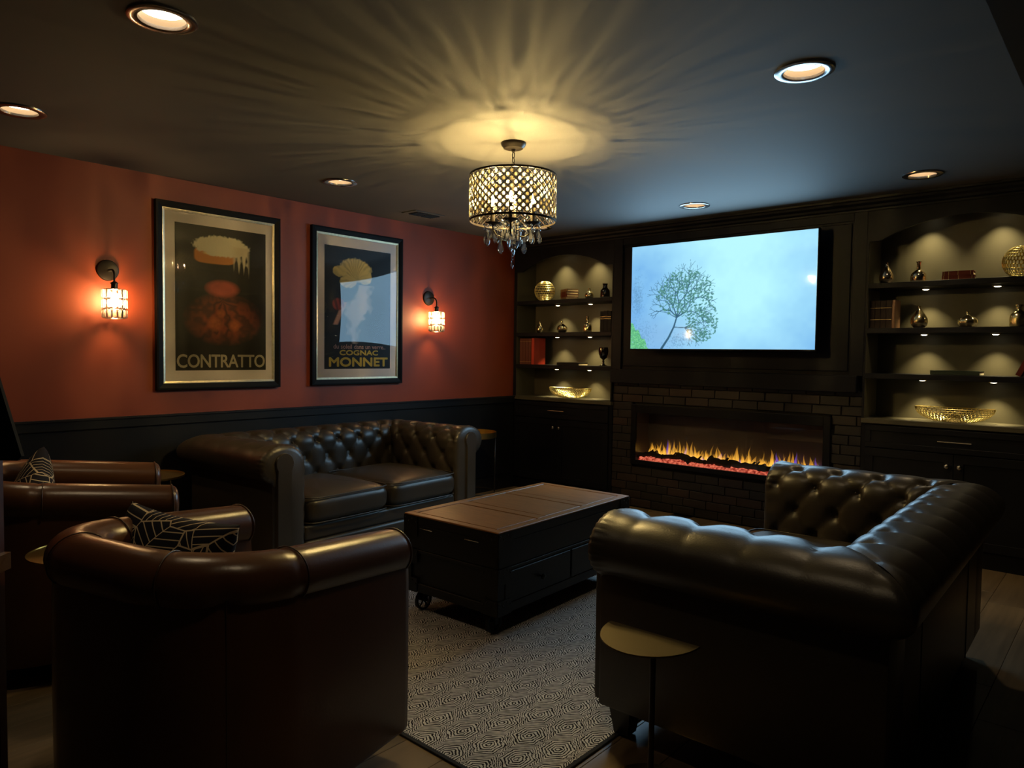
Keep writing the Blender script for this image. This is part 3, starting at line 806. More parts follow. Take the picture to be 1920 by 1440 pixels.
def picture(label, y0, y1, z0, z1, iy0, iy1, iz0, iz1, art):
    t = thing('framed_poster', label, 'picture', (0.0, (y0 + y1) / 2, z0))
    X = 0.034
    def ring(a0, a1, b0, b1, w, xa, xb, xi):
        """mitred moulding; outer rect a/b, width w, depth xa..xb, inner lip at xi"""
        mb = MB()
        o = [(a0, b0), (a1, b0), (a1, b1), (a0, b1)]; i = [(a0 + w, b0 + w), (a1 - w, b0 + w), (a1 - w, b1 - w), (a0 + w, b1 - w)]
        mid = [(p[0] * 0.7 + q[0] * 0.3, p[1] * 0.7 + q[1] * 0.3) for p, q in zip(o, i)]
        vs = [(xa, *p) for p in o] + [(xb, *p) for p in o] + [(xb, *p) for p in mid] + [(xi, *p) for p in i] + [(xa, *p) for p in i]
        fs = []
        for k in range(4):
            j = (k + 1) % 4
            for L in range(4): fs.append((L * 4 + k, L * 4 + j, L * 4 + 4 + j, L * 4 + 4 + k))
            fs.append((16 + k, 16 + j, j, k))
        mb.add(vs, fs); return mb
    part('frame', ring(y0, y1, z0, z1, 0.042, 0.0005, X, X - 0.008), M['frame'], t)
    part('fillet', ring(y0 + 0.041, y1 - 0.041, z0 + 0.041, z1 - 0.041, 0.016, 0.004, X - 0.010, X - 0.014), M['fillet'], t)
    mb = MB(); mb.box(0.004, 0.013, y0 + 0.05, y1 - 0.05, z0 + 0.05, z1 - 0.05)
    part('mat_board', mb, M['mount'], t)
    W = 150; Hn = int(W * (iz1 - iz0) / (iy1 - iy0))
    u, v = np.meshgrid(np.linspace(0, 1, W + 1), np.linspace(0, 1, Hn + 1))
    img = art(u, v)
    rgba = np.dstack([img, np.ones_like(u)])
    cy = (y0 + y1) / 2
    me = grid_colors('print', W, Hn, rgba, M['print'], lambda a, b: np.stack([np.full_like(a, 0.0142), iy0 + (iy1 - iy0) * a - cy, iz0 + (iz1 - iz0) * b - z0], -1))
    pr = bpy.data.objects.new('print', me); COL.objects.link(pr); pr.parent = t; ROOT[pr.name] = (0.0, cy, z0)
    mb = MB(); NG_ = 24; a0, a1, b0, b1 = y0 + 0.05, y1 - 0.05, z0 + 0.05, z1 - 0.05     # acrylic sheet, slightly bowed outward
    for i in range(NG_ + 1):
        for j in range(NG_ + 1):
            p, q = -1 + 2 * i / NG_, -1 + 2 * j / NG_
            mb.v.append((0.0195 + 0.0075 * (1 - p * p) * (1 - q * q), a0 + (a1 - a0) * i / NG_, b0 + (b1 - b0) * j / NG_))
    mb.f = [(i * (NG_ + 1) + j, (i + 1) * (NG_ + 1) + j, (i + 1) * (NG_ + 1) + j + 1, i * (NG_ + 1) + j + 1) for i in range(NG_) for j in range(NG_)]
    part('glass', mb, M['glass'], t, smooth=True)
    return t, pr

def nmap(u, v, n, seed):
    r = np.random.RandomState(seed); m = int(n * 1.6); g = r.rand(m, n)
    yi = v * (m - 1.001); xi = u * (n - 1.001); y0 = yi.astype(int); x0 = xi.astype(int); fy = yi - y0; fx = xi - x0
    return (g[y0, x0] * (1 - fx) + g[y0, x0 + 1] * fx) * (1 - fy) + (g[y0 + 1, x0] * (1 - fx) + g[y0 + 1, x0 + 1] * fx) * fy

def blend(img, m, c):
    m = np.clip(m, 0, 1)[..., None]; return img * (1 - m) + s2l(c) * m

def art1(u, v):
    """plain stand-in: pale cloud over an amber bar, warm swirling folds below, all on black-brown"""
    n = nmap(u, v, 24, 1); n2 = nmap(u, v, 60, 2); n3 = nmap(u, v, 8, 3)
    img = np.zeros(u.shape + (3,)) + s2l([16, 12, 10])
    img = blend(img, (1 - v) * 0 + np.clip((v - 0.6) * 1.5, 0, 1) * 0.3 * (1 - u), [62, 58, 48])
    # lower warm folds
    d = ((u - 0.52) / 0.40) ** 2 + ((v - 0.36) / 0.17) ** 2
    sw = 0.5 + 0.5 * np.sin((np.arctan2(v - 0.5, u - 0.5) * 9) + n * 5 + d * 3)
    img = blend(img, np.clip(1.3 - d, 0, 1) * (0.25 + 0.55 * sw), [168, 74, 40])
    for cx, cy, r in ((0.42, 0.33, 0.09), (0.63, 0.32, 0.07), (0.48, 0.40, 0.05)):
        d = ((u - cx) / r) ** 2 + ((v - cy) / (r * 0.65)) ** 2
        img = blend(img, np.clip(1.2 - d, 0, 1) * 0.75 * (0.6 + 0.4 * n2), [214, 112, 56])
    # mid rose form, plain soft shapes
    d = ((u - 0.50) / 0.17) ** 2 + ((v - 0.575) / 0.055) ** 2
    img = blend(img, np.clip(1.5 - d, 0, 1) * (0.7 + 0.3 * n), [206, 92, 70])
    # amber bowl
    d = ((u - 0.42) / 0.22) ** 4 + ((v - 0.80) / 0.055) ** 4
    img = blend(img, np.clip((1.2 - d) * 3, 0, 1), [214, 140, 62])
    d = ((u - 0.45) / 0.16) ** 2 + ((v - 0.815) / 0.014) ** 2
    img = blend(img, np.clip((1.2 - d) * 2, 0, 1), [240, 214, 150])
    # pale cloud with ragged falling edge on the right
    rag = (n2 - 0.5) * 0.35 + (n - 0.5) * 0.2
    d = ((u - 0.50) / 0.315) ** 2 + ((v - 0.87) / 0.075) ** 2
    img = blend(img, np.clip((1.05 - d + rag) * 4, 0, 1), [236, 228, 204])
    fringe = 0.66 + 0.12 * np.abs(np.sin(u * 55)) * (n + 0.3) + (0.78 - u) * 0.2
    img = blend(img, np.clip((u - 0.60) * 18, 0, 1) * np.clip((0.815 - u) * 25, 0, 1) * np.clip((v - fringe) * 20, 0, 1) * (v < 0.88), [226, 214, 186])
    return img

def art2(u, v):
    """plain stand-in: yellow plume over a pale tall blur on blue-black"""
    n = nmap(u, v, 20, 5); n2 = nmap(u, v, 50, 6)
    img = np.zeros(u.shape + (3,)) + s2l([10, 10, 14])
    img = blend(img, ((u - 0.5) ** 2 + (v - 0.85) ** 2 < 0.5) * 0.3, [30, 32, 44])
    for cx, cy, rx, ry in ((0.45, 0.82, 0.24, 0.095), (0.22, 0.80, 0.10, 0.045), (0.34, 0.72, 0.12, 0.05), (0.60, 0.77, 0.10, 0.06)):
        d = ((u - cx) / rx) ** 2 + ((v - cy) / ry) ** 2
        st = 0.65 + 0.35 * np.sin(np.arctan2(v - 0.74, u - 0.45) * 26 + n * 4)
        img = blend(img, np.clip((1.15 - d + (n2 - 0.5) * 0.3) * 4, 0, 1) * (0.55 + 0.45 * st), [222, 196, 118])
    # pale figureless blur: drape, folds and ribbon
    cx = 0.50 - 0.10 * np.cos((v - 0.3) * 6)
    wd = 0.13 + 0.09 * np.exp(-((v - 0.50) / 0.07) ** 2) - 0.08 * np.clip((0.42 - v) * 5, 0, 1)
    m = np.clip((wd - np.abs(u - cx - 0.02) + (n - 0.5) * 0.10) * 14, 0, 1) * (v > 0.21) * (v < 0.70)
    img = blend(img, m * 0.85, [196, 176, 168])
    d = np.abs((u - 0.22) - (v - 0.45) * 0.7); img = blend(img, np.clip((0.045 - d) * 40, 0, 1) * (v > 0.36) * (v < 0.55), [214, 160, 140])
    d = ((u - 0.20) / 0.09) ** 2 + ((v - 0.53) / 0.05) ** 2
    img = blend(img, np.clip((1.2 - d) * 2, 0, 1) * (0.4 + 0.6 * (np.sin(u * 90 + v * 40) > 0)), [150, 52, 44])
    return img

t1, pr1 = picture('framed poster reading CONTRATTO, left of the two on the orange wall', -3.468, -2.600, 1.072, 2.285, -3.344, -2.706, 1.197, 2.160, art1)
text_mesh('CONTRATTO', 0.0, -3.344 + 0.010, -2.706 - 0.010, 1.217, 1.303, 'lettering', M['lettersilver'], pr1, 0.0150, 0.95, 0.0022)
t2, pr2 = picture('framed poster reading COGNAC MONNET, right of the two on the orange wall', -2.335, -1.460, 1.076, 2.285, -2.217, -1.578, 1.199, 2.153, art2)
wd2 = 0.639
text_mesh('MONNET', 0.0, -2.217 + 0.07 * wd2, -2.217 + 0.955 * wd2, 1.219, 1.287, 'lettering', M['letteryellow'], pr2, 0.0150, 1.0, 0.0042)
text_mesh('COGNAC', 0.0, -2.217 + 0.22 * wd2, -2.217 + 0.80 * wd2, 1.308, 1.346, 'lettering', M['letteryellow'], pr2, 0.0150, 1.0, 0.0026)
text_mesh('du soleil dans un verre..', 0.0, -2.217 + 0.13 * wd2, -2.217 + 0.92 * wd2, 1.358, 1.392, 'lettering', M['letterpink'], pr2, 0.0150, 1.0, 0.0006)

# ------------------------------------------------------------------ wall sconces
def sconce(y, z, label):
    t = thing('wall_sconce', label, 'lamp', (0, y, z), 0, 'crystal wall sconces on the orange wall')
    t['group'] = 'crystal wall sconces on the orange wall'
    mb = MB(); mb.lathe([(0.001, 0.0), (0.062, 0.0), (0.064, 0.006), (0.060, 0.014), (0.045, 0.018), (0.001, 0.02)], n=28)
    mb.v = [(p[2], y + p[0], z + p[1]) for p in mb.v]; part('backplate', mb, M['bronze'], t, smooth=True, angle=40)
    pts = [(0.015, y, z), (0.07, y, z)] + [(0.07 + 0.04 * math.sin(a), y, z - 0.04 + 0.04 * math.cos(a)) for a in (0.4, 0.8, 1.2, PI / 2)] + [(0.11, y, z - 0.075)]
    mb = MB(); mb.tube(pts, 0.006, 8); part('arm', mb, M['bronze'], t, smooth=True, angle=60)
    cx = 0.11; zs = z - 0.118      # top of the shade
    mb = MB(); mb.lathe([(0.006, 0.046), (0.013, 0.042), (0.022, 0.036), (0.022, 0.030), (0.018, 0.030), (0.019, 0.0), (0.022, -0.002), (0.001, -0.003)], (cx, y, zs), 18)
    part('socket', mb, M['bronze'], t, smooth=True, angle=40)
    sh = MB()
    for k in range(4): sh.tube([(cx + 0.058 * math.cos(a), y + 0.058 * math.sin(a), zs - 0.002 - 0.058 * k) for a in [2 * PI * q / 24 for q in range(24)]], 0.0018, 5, closed=True)
    for k in range(3): sh.tube([(cx, y, zs - 0.001), (cx + 0.058 * math.cos(k * 2.09), y + 0.058 * math.sin(k * 2.09), zs - 0.002)], 0.002, 5)
    cage = part('shade_cage', sh, M['nickel'], t, smooth=True)
    cb = MB(); cb.box(-0.008, 0.008, -0.0130, 0.0130, -0.0265, 0.0265, 0.0075, 2); cme = cb.mesh('crystal', M['crystalb'])
    for r_ in range(3):
        for k in range(14):
            a = 2 * PI * k / 14 + 0.1
            piece('crystal', cme, cage, (cx + 0.062 * math.cos(a), y + 0.062 * math.sin(a), zs - 0.031 - 0.058 * r_), (0, 0, a))
    mb = MB(); mb.lathe([(0.006, 0.0), (0.008, -0.02), (0.020, -0.05), (0.024, -0.07), (0.018, -0.095), (0.001, -0.105)], (cx, y, zs - 0.004), 12)
    part('bulb', mb, M['sbulb'], t, smooth=True)
sconce(-3.742, 1.809, 'crystal wall sconce left of the CONTRATTO poster')
sconce(-1.145, 1.812, 'crystal wall sconce right of the COGNAC MONNET poster')

# ------------------------------------------------------------------ recessed downlights and ceiling register
can_labels = ['recessed ceiling light overhead, above the top edge of the photo', 'recessed ceiling light at the top left corner of the photo, glowing brightest', 'recessed ceiling light cut by the left edge of the photo', 'recessed ceiling light above the gap between the two posters',
              'large recessed ceiling light at upper right, ring reflecting blue', 'recessed ceiling light over the right bookcase', 'recessed ceiling light above the television', 'recessed ceiling light half hidden behind the chandelier crystals']
canpow = [0.7, 1.0, 1.0, 0.5, 0.7, 2.0, 0.4, 0.5]
for (x, y), lb, pw in zip(CANS, can_labels, canpow):
    t = thing('ceiling_light', lb, 'ceiling light', (x, y, H), 0, 'recessed ceiling lights')
    mb = MB(); mb.lathe([(0.074, 0.004), (0.0755, -0.006), (0.078, -0.0075), (0.105, -0.0082), (0.109, -0.006), (0.110, -0.0005)], (x, y, H), 40, caps=False); part('trim_ring', mb, M['canring'], t, smooth=True, angle=50)
    mb = MB(); mb.lathe([(0.076, -0.004), (0.075, 0.004), (0.072, 0.016), (0.069, 0.029)], (x, y, H), 32, caps=False); part('baffle', mb, M['cancone'], t, smooth=True)
    mb = MB(); mb.lathe([(0.0005, 0.027), (0.070, 0.026)], (x, y, H), 28, caps=False); part('lens', mb, M['lens'], t)
    spot(t, (x, y, H + 0.02), CAN * pw, WARM2, 96, 0.7, 0.05)
vt = thing('ceiling_vent', 'small brown ceiling air register near the orange wall', 'vent', (0.38, -1.55, H))
mb = MB(); mb.box(0.30, 0.47, -1.70, -1.39, H - 0.006, H - 0.0005, 0.002, 1); part('frame', mb, M['ceiling'], vt)
for k in range(2):
    mb = MB(); mb.box(0.33, 0.44, -1.655 + k * 0.125, -1.545 + k * 0.125, H - 0.008, H - 0.006); part('opening', mb, M['ventdark'], vt)
    for q in range(5):
        mb = MB(); xx = 0.335 + q * 0.024; mb.add([(xx, -1.655 + k * 0.125, H - 0.008), (xx, -1.545 + k * 0.125, H - 0.008), (xx + 0.012, -1.545 + k * 0.125, H - 0.014), (xx + 0.012, -1.655 + k * 0.125, H - 0.014)], [(0, 1, 2, 3)])
        mb.box(xx, xx + 0.002, -1.655 + k * 0.125, -1.545 + k * 0.125, H - 0.014, H - 0.008); part('slat', mb, M['vent'], vt)

# ------------------------------------------------------------------ chandelier
def chandelier():
    cx, cy = 2.216, -2.538
    t = thing('chandelier', 'drum chandelier of beaded crystal with hanging drops in the ceiling centre', 'chandelier', (cx, cy, 1.80))
    mb = MB(); mb.lathe([(0.066, -0.0005), (0.066, -0.006), (0.062, -0.016), (0.052, -0.026), (0.050, -0.030), (0.012, -0.034), (0.010, -0.046), (0.001, -0.047)], (cx, cy, H), 32)
    part('canopy', mb, M['bronze'], t, smooth=True, angle=35)
    # chain
    ch = None
    for k in range(5):
        a = k % 2 * PI / 2; z = 2.375 - k * 0.026
        pts = [(cx + 0.008 * math.cos(q) * math.cos(a), cy + 0.008 * math.cos(q) * math.sin(a), z + 0.017 * math.sin(q)) for q in [2 * PI * j / 10 for j in range(10)]]
        mb = MB(); mb.tube(pts, 0.0024, 5, closed=True); part('chain_link', mb, M['bronze'], t, smooth=True)
    ZT, ZB, R = 2.266, 2.032, 0.2265
    mb = MB(); N = 72
    for z in (ZT, ZB):
        mb.add([(cx + (R + d) * math.cos(2 * PI * k / N), cy + (R + d) * math.sin(2 * PI * k / N), z + e) for k in range(N) for d, e in ((-0.002, -0.005), (0.002, -0.005), (0.002, 0.005), (-0.002, 0.005))],
               [((k * 4 + q), (k * 4 + (q + 1) % 4), ((k + 1) % N) * 4 + (q + 1) % 4, ((k + 1) % N) * 4 + q) for k in range(N) for q in range(4)])
    rings = part('shade_rim', mb, M['bronze'], t, smooth=True, angle=40)
    # lattice of crossing curves
    NC, NR = 36, 12           # columns, half-cells high
    dz = (ZT - ZB - 0.01) / NR; da = 2 * PI / NC
    lat = MB()
    for k in range(NC):
        for s in (-1, 1):
            pts = []
            for j in range(NR * 2 + 1):
                q = j / 2
                ph = q % 2; tri = q if False else q
                an = k * da + s * (q * da / 2) + 0.010 * math.sin(q * 2 * PI) * s * -1
                pts.append((cx + R * math.cos(an), cy + R * math.sin(an), ZB + 0.005 + q * dz))
            lat.tube(pts, 0.0019, 4, caps=False)
    part('lattice', lat, M['bronze'], t, kind='stuff')
    # beads at cell centres
    bd = MB()
    vsx = [(0, 0, 1.0)]; 
    for zz, rr_, o in ((0.55, 0.8, 0), (-0.55, 0.8, 0.39)):
        vsx += [(rr_ * math.cos(2 * PI * k / 8 + o) * 0.45, rr_ * math.sin(2 * PI * k / 8 + o), zz) for k in range(8)]
    vsx.append((0, 0, -1.0))
    fsx = [(0, 1 + k, 1 + (k + 1) % 8) for k in range(8)] + [(1 + k, 9 + k, 1 + (k + 1) % 8) for k in range(8)] + [(1 + (k + 1) % 8, 9 + k, 9 + (k + 1) % 8) for k in range(8)] + [(17, 9 + (k + 1) % 8, 9 + k) for k in range(8)]
    bd.add([(a * 0.0088, b * 0.0100, c * 0.0108) for a, b, c in vsx], fsx)
    bme = bd.mesh('crystal_bead', M['crystal'])
    cells = []
    for j in range(NR - 0):
        z = ZB + 0.005 + (j + 0.0) * dz
        if j == 0: continue
        for k in range(NC):
            an = k * da + (da / 2 if j % 2 == 0 else 0.0)
            # crossings sit at angle k*da + j*da/2 ; cell centres are offset by half a cell
            an = k * da + (j % 2) * da / 2 + da / 2
            cells.append((an, z))
    view = math.atan2(CAM.y - cy, CAM.x - cx)
    cells.sort(key=lambda c: abs((c[0] - view + PI) % (2 * PI) - PI))
    for an, z in cells[:290]:
        piece('crystal_bead', bme, t, (cx + R * math.cos(an), cy + R * math.sin(an), z), (0, 0, an))
    rest = MB()
    for an, z in cells[290:]:
        c, s = math.cos(an), math.sin(an)
        rest.add([(cx + R * c + a * 0.0095 * c - b * 0.0112 * s, cy + R * s + a * 0.0095 * s + b * 0.0112 * c, z + q * 0.0118) for a, b, q in vsx], fsx)
    part('crystal_beads', rest, M['crystal'], t, kind='stuff')
    # frame inside: stem, arms, cups, candles, bulbs
    mb = MB(); mb.lathe([(0.004, 0.0), (0.009, 0.01), (0.007, 0.03), (0.006, 0.28), (0.012, 0.29), (0.004, 0.30)], (cx, cy, 1.965), 14); part('stem', mb, M['bronze'], t, smooth=True, angle=40)
    sp = MB()
    for k in range(3):
        a = k * 2.094 + 0.5; sp.tube([(cx, cy, 2.262), (cx + R * math.cos(a), cy + R * math.sin(a), ZT - 0.002)], 0.003, 6)
    part('spider', sp, M['bronze'], t, smooth=True)
    drop = MB(); drop.lathe([(0.0008, 0.032), (0.004, 0.026), (0.010, 0.008), (0.0135, -0.006), (0.012, -0.018), (0.005, -0.029), (0.0008, -0.032)], n=8); drop.v = [(p[0], p[1] * 0.55, p[2]) for p in drop.v]
    dme = drop.mesh('crystal_drop', M['crystalc'])
    bead = MB(); bead.lathe([(0.0008, 0.008), (0.006, 0.005), (0.0085, 0.0), (0.006, -0.005), (0.0008, -0.008)], n=8); beme = bead.mesh('bead', M['crystalc'])
    rd = random.Random(9)
    for k in range(4):
        a = k * PI / 2 + 0.62; c, s = math.cos(a), math.sin(a)
        pts = [(0.008, 2.03), (0.018, 1.985), (0.036, 1.955), (0.062, 1.95), (0.088, 1.965), (0.103, 1.99), (0.105, 2.02)]
        # smooth
        P = []
        for i in range(len(pts) - 1):
            for q in range(3): P.append((pts[i][0] + (pts[i + 1][0] - pts[i][0]) * q / 3, pts[i][1] + (pts[i + 1][1] - pts[i][1]) * q / 3))
        P.append(pts[-1])
        mb = MB(); mb.tube([(cx + r * c, cy + r * s, z) for r, z in P], 0.0045, 7); arm = part('arm', mb, M['bronze'], t, smooth=True, angle=60)
        bx, by = cx + 0.105 * c, cy + 0.105 * s
        mb = MB(); mb.lathe([(0.006, -0.012), (0.014, -0.006), (0.040, 0.002), (0.043, 0.006), (0.038, 0.006), (0.012, 0.0), (0.011, 0.098), (0.001, 0.099)], (bx, by, 2.02), 22); part('candle_cup', mb, M['bronze'], arm, smooth=True, angle=40)
        mb = MB(); mb.lathe([(0.004, 0.0), (0.008, 0.008), (0.0105, 0.018), (0.008, 0.034), (0.003, 0.048), (0.0008, 0.055)], (bx, by, 2.119), 8); bu = part('bulb', mb, M['bulbglass'], t, smooth=True)
        mb = MB(); mb.lathe([(0.0010, 0.012), (0.0024, 0.016), (0.0024, 0.034), (0.0010, 0.038)], (bx, by, 2.119), 6); part('filament', mb, M['bulb'], bu)
        for q in range(6):
            b = 2 * PI * q / 6 + k; dx, dy = bx + 0.040 * math.cos(b), by + 0.040 * math.sin(b); n = 1 + (q % 3 != 0)
            z = 2.016
            for w in range(n): piece('bead', beme, arm, (dx, dy, z - 0.010 - 0.0175 * w))
            piece('crystal_drop', dme, arm, (dx, dy, z - 0.010 - 0.0175 * n - 0.027), (0, 0, rd.uniform(0, 3)), (1, 1, rd.choice([0.85, 1.0, 1.15])))
        # garland of beads from the cup down to the stem foot
        for w in range(5):
            tt = (w + 0.5) / 5; r = 0.10 * (1 - tt) + 0.02 * tt
            piece('bead', beme, arm, (cx + r * math.cos(a + 0.25), cy + r * math.sin(a + 0.25), 2.01 - 0.05 * math.sin(tt * PI) - 0.05 * tt), (0, 0, 0), (0.8, 0.8, 0.8))
        piece('crystal_drop', dme, arm, (cx + 0.062 * c, cy + 0.062 * s, 1.898), (0, 0, a), (1.25, 1.25, 1.15))
        piece('bead', beme, arm, (cx + 0.062 * c, cy + 0.062 * s, 1.940), (0, 0, a))
    mb = MB(); mb.lathe([(0.004 if abs(math.cos(q)) < 0.01 else 0.026 * math.sin(q), 0.026 * math.cos(q)) for q in [0.12 + (PI - 0.24) * i / 10 for i in range(11)]], (cx, cy, 1.938), 12)
    part('crystal_ball', mb, M['crystalc'], t)
    mb = MB(); mb.tube([(cx, cy, 1.912), (cx, cy, 1.893)], 0.004, 6); part('finial', mb, M['bronze'], t)
    for w in range(4): piece('bead', beme, t, (cx, cy, 1.885 - 0.0165 * w), (0, 0, 0), (0.75, 0.75, 1))
    fd = MB(); fd.lathe([(0.0006, 0.022), (0.009, 0.002), (0.0095, -0.004), (0.0006, -0.022)], (cx, cy, 1.806), 6); part('crystal_drop', fd, M['crystalc'], t)
chandelier()

# ------------------------------------------------------------------ rug
rg = thing('area_rug', 'cream and black hexagon patterned area rug under the coffee table', 'rug', (2.19, -2.27, 0))
mb = MB(); mb.box(0.985, 3.390, -3.785, -0.76, 0.0005, 0.006, 0.002, 1); part('pile', mb, M['rug'], rg)
mb = MB()
for q in ((0.97, 3.405, -3.800, -3.782), (0.97, 3.405, -0.763, -0.745), (0.97, 0.988, -3.782, -0.763), (3.387, 3.405, -3.782, -0.763)): mb = MB(); mb.box(q[0], q[1], q[2], q[3], 0.0005, 0.007, 0.002, 1); part('binding', mb, M['rugedge'], rg)

# ------------------------------------------------------------------ chesterfield sofas
def sofa(label):
    t = thing('chesterfield_sofa', label, 'sofa', (0, 0, 0), 0, 'pair of button-tufted leather sofas')
    w, d, zt, rx, rz = 0.80, 0.856, 0.793, 0.152, 0.117
    b = w + 0.068; zc = zt - rz
    # cross-section: list of (offset, z, arc length)
    prof = []
    for i in range(26): prof.append((-rx, 0.12 + (zc - 0.12) * i / 26))
    for i in range(52):
        a = PI - (PI + 1.05) * i / 51; prof.append((rx * math.cos(a), zc + rz * math.sin(a)))
    prof += [(0.070, 0.555), (0.066, 0.33), (0.066, 0.12)]
    prof = np.array(prof); S = np.r_[0, np.cumsum(np.linalg.norm(np.diff(prof, axis=0), axis=1))]
    T = np.gradient(prof, axis=0); T /= np.linalg.norm(T, axis=1)[:, None]; Nn = np.stack([-T[:, 1], T[:, 0]], 1)
    i_cr = 26 + int(51 * (PI - math.radians(112)) / (PI + 1.05)); s_c = S[i_cr]
    ds = 0.122
    def height(U, s):
        """tuft height in metres: U = position / button spacing, s = arc length"""
        r = (s_c - s) / ds
        A = np.abs(np.sin(PI * (U + r / 2))) * np.abs(np.sin(PI * (U - r / 2)))
        B = np.sin(PI * U) ** 2
        below = r > 0
        P = np.where(below, A ** 0.30, B ** 0.22)
        fade = np.where(below, 1.0, np.clip(1 - (-r) / 2.3, 0, 1) ** 0.8)
        h = np.where(below, 0.020, 0.012) * P * fade * np.clip((s - 0.22) / 0.06, 0, 1)
        h = np.where(below, h, h + 0.008 * np.clip(1 + r / 0.5, 0, 1) * P)
        # buttons
        rr = np.round(r); k = np.round(U + rr / 2) - rr / 2
        on = (rr >= 0)
        dist = np.sqrt(((U - k) * 0.185) ** 2 + ((r - rr) * ds) ** 2)
        h = h - np.where(on, 0.024 * np.exp(-(dist / 0.026) ** 2), 0)
        return h - 0.012
    def sweep(u0, u1, pos, du, n, mit0, mit1, name, front=None, phase=0.0):
        """pos(u, o) -> (x, y); mit: how the ends move with the offset o"""
        verts = []; K = len(prof)
        Uu = np.linspace(0, 1, n)
        V = np.zeros((n, K, 3))
        for k in range(K):
            o, z = prof[k]
            a = u0 + mit0 * o; e = u1 + mit1 * o
            u = a + (e - a) * Uu
            h = height(u / du + phase, np.full(n, S[k]))
            edge = np.ones(n)
            if front == 'start':
                q = np.clip((u - u0) / 0.075, 0, 1); h = h * q + (-0.0) * (1 - q)
                rr2 = np.sqrt(np.clip(1 - (1 - np.clip((u - u0) / 0.032, 0, 1)) ** 2, 0, 1)); inset = -0.030 * (1 - rr2)
                pl = 0.0035 * np.sin(S[k] * 2 * PI / 0.028) * np.exp(-((u - u0 - 0.03) / 0.035) ** 2)
                h = h + inset + pl
            # soft dip into mitred corner seams
            if mit1: h = h - 0.010 * np.exp(-((e - u) / 0.02) ** 2)
            if mit0: h = h - 0.010 * np.exp(-((u - a) / 0.02) ** 2)
            oo = o + Nn[k][0] * h; zz = z + Nn[k][1] * h
            a2 = u0 + mit0 * oo; e2 = u1 + mit1 * oo; u2 = a2 + (e2 - a2) * Uu
            x, y = pos(u2, oo)
            V[:, k, 0] = x; V[:, k, 1] = y; V[:, k, 2] = zz
        mb = MB(); mb.v = [tuple(p) for p in V.reshape(-1, 3)]
        mb.f = [(i * K + k, (i + 1) * K + k, (i + 1) * K + k + 1, i * K + k + 1) for i in range(n - 1) for k in range(K - 1)]
        if front == 'start': mb.f.append(tuple(range(K)))
        o = part(name, mb, M['leather'], t, smooth=True)
        # buttons
        for r_ in range(0, 3):
            s = s_c - r_ * ds
            k = int(np.argmin(np.abs(S - s))); off, z = prof[k]
            lo, hi = u0 + mit0 * off + 0.07, u1 + mit1 * off - 0.05
            m0 = math.ceil((lo / du + phase + r_ / 2)); m = m0
            while ((m - r_ / 2) - phase) * du < hi:
                u = ((m - r_ / 2) - phase) * du
                if u > lo:
                    oo = off - Nn[k][0] * 0.030; zz = z - Nn[k][1] * 0.030
                    x, y = pos(np.array([u]), oo)
                    piece('button', btn, o, (float(np.ravel(x)[0]), float(np.ravel(y)[0]), zz))
                m += 1
        return o
    bb = MB(); bb.lathe([(0.0005, -0.009), (0.006, -0.007), (0.009, 0), (0.006, 0.007), (0.0005, 0.009)], n=8); btn = bb.mesh('button', M['buttonl'], True)
    du = 0.187
    sweep(0, d, lambda u, o: (-(w + o), -u), du, 74, 0, 1, 'armrest', 'start', 0.20)
    sweep(0, d, lambda u, o: ((w + o), -u), du, 74, 0, 1, 'armrest', 'start', 0.20)
    sweep(-w, w, lambda u, o: (u, -(d + o)), 1.6 / 8.5, 150, -1, 1, 'backrest', None, 0.25)
    # scroll panels: keyhole facing on each arm front
    for sx in (-1, 1):
        pts = []
        for i in range(22):
            a = math.radians(-38) + math.radians(256) * i / 21; pts.append((0.062 * math.cos(a), zc + 0.014 + 0.060 * math.sin(a)))
        pts += [(-0.046, zc - 0.07), (-0.046, 0.13), (0.052, 0.13), (0.052, zc - 0.07)]
        pts = [(sx * (w + p[0]), p[1]) for p in pts]
        k = len(pts); cxm = sum(p[0] for p in pts) / k; czm = sum(p[1] for p in pts) / k
        mb = MB(); vs = []
        for y, sc_ in ((-0.03, 1.0), (0.006, 1.0), (0.014, 0.90)):
            for p in pts:
                dx = p[0] - sx * w
                vs.append((sx * w + dx * sc_, y, p[1] if sc_ == 1.0 else czm + (p[1] - czm) * 0.975))
        fs = []
        for L in range(2):
            for i in range(k): j = (i + 1) % k; fs.append((L * k + i, L * k + j, (L + 1) * k + j, (L + 1) * k + i))
        fs.append(tuple(range(2 * k, 3 * k))); mb.add(vs, fs)
        part('scroll_panel', mb, M['leather'], t, smooth=True, angle=50)
        # band of leather under the roll front
        mb = MB(); mb.box(sx * w - 0.148, sx * w + 0.148, 0, 0, 0, 0) if False else None
    # body: outer side walls, back wall, base
    mb = MB()
    mb.box(-b, -w + 0.13, -d - 0.068, -0.012, 0.115, 0.60, 0.012, 2)
    mb.box(w - 0.13, b, -d - 0.068, -0.012, 0.115, 0.60, 0.012, 2)
    mb.box(-b + 0.01, b - 0.01, -d - 0.068, -d + 0.13, 0.115, 0.60, 0.012, 2)
    part('body', mb, M['leather'], t, smooth=True, angle=40)
    mb = MB(); mb.box(-w + 0.148, w - 0.148, -d + 0.10, -0.002, 0.115, 0.205, 0.022, 3); mb.box(-w + 0.148, w - 0.148, -d + 0.10, -0.012, 0.203, 0.300, 0.022, 3)
    part('seat_rail', mb, M['leather'], t, smooth=True, angle=50)
    # seams on the outer back
    for x in (-0.45, 0.45):
        mb = MB(); mb.box(x - 0.002, x + 0.002, -d - 0.0705, -d - 0.066, 0.12, 0.57); part('seam', mb, M['legs'], t)
    # cushions
    W2, D2 = 0.323, (0.030 + (d - rx)) / 2
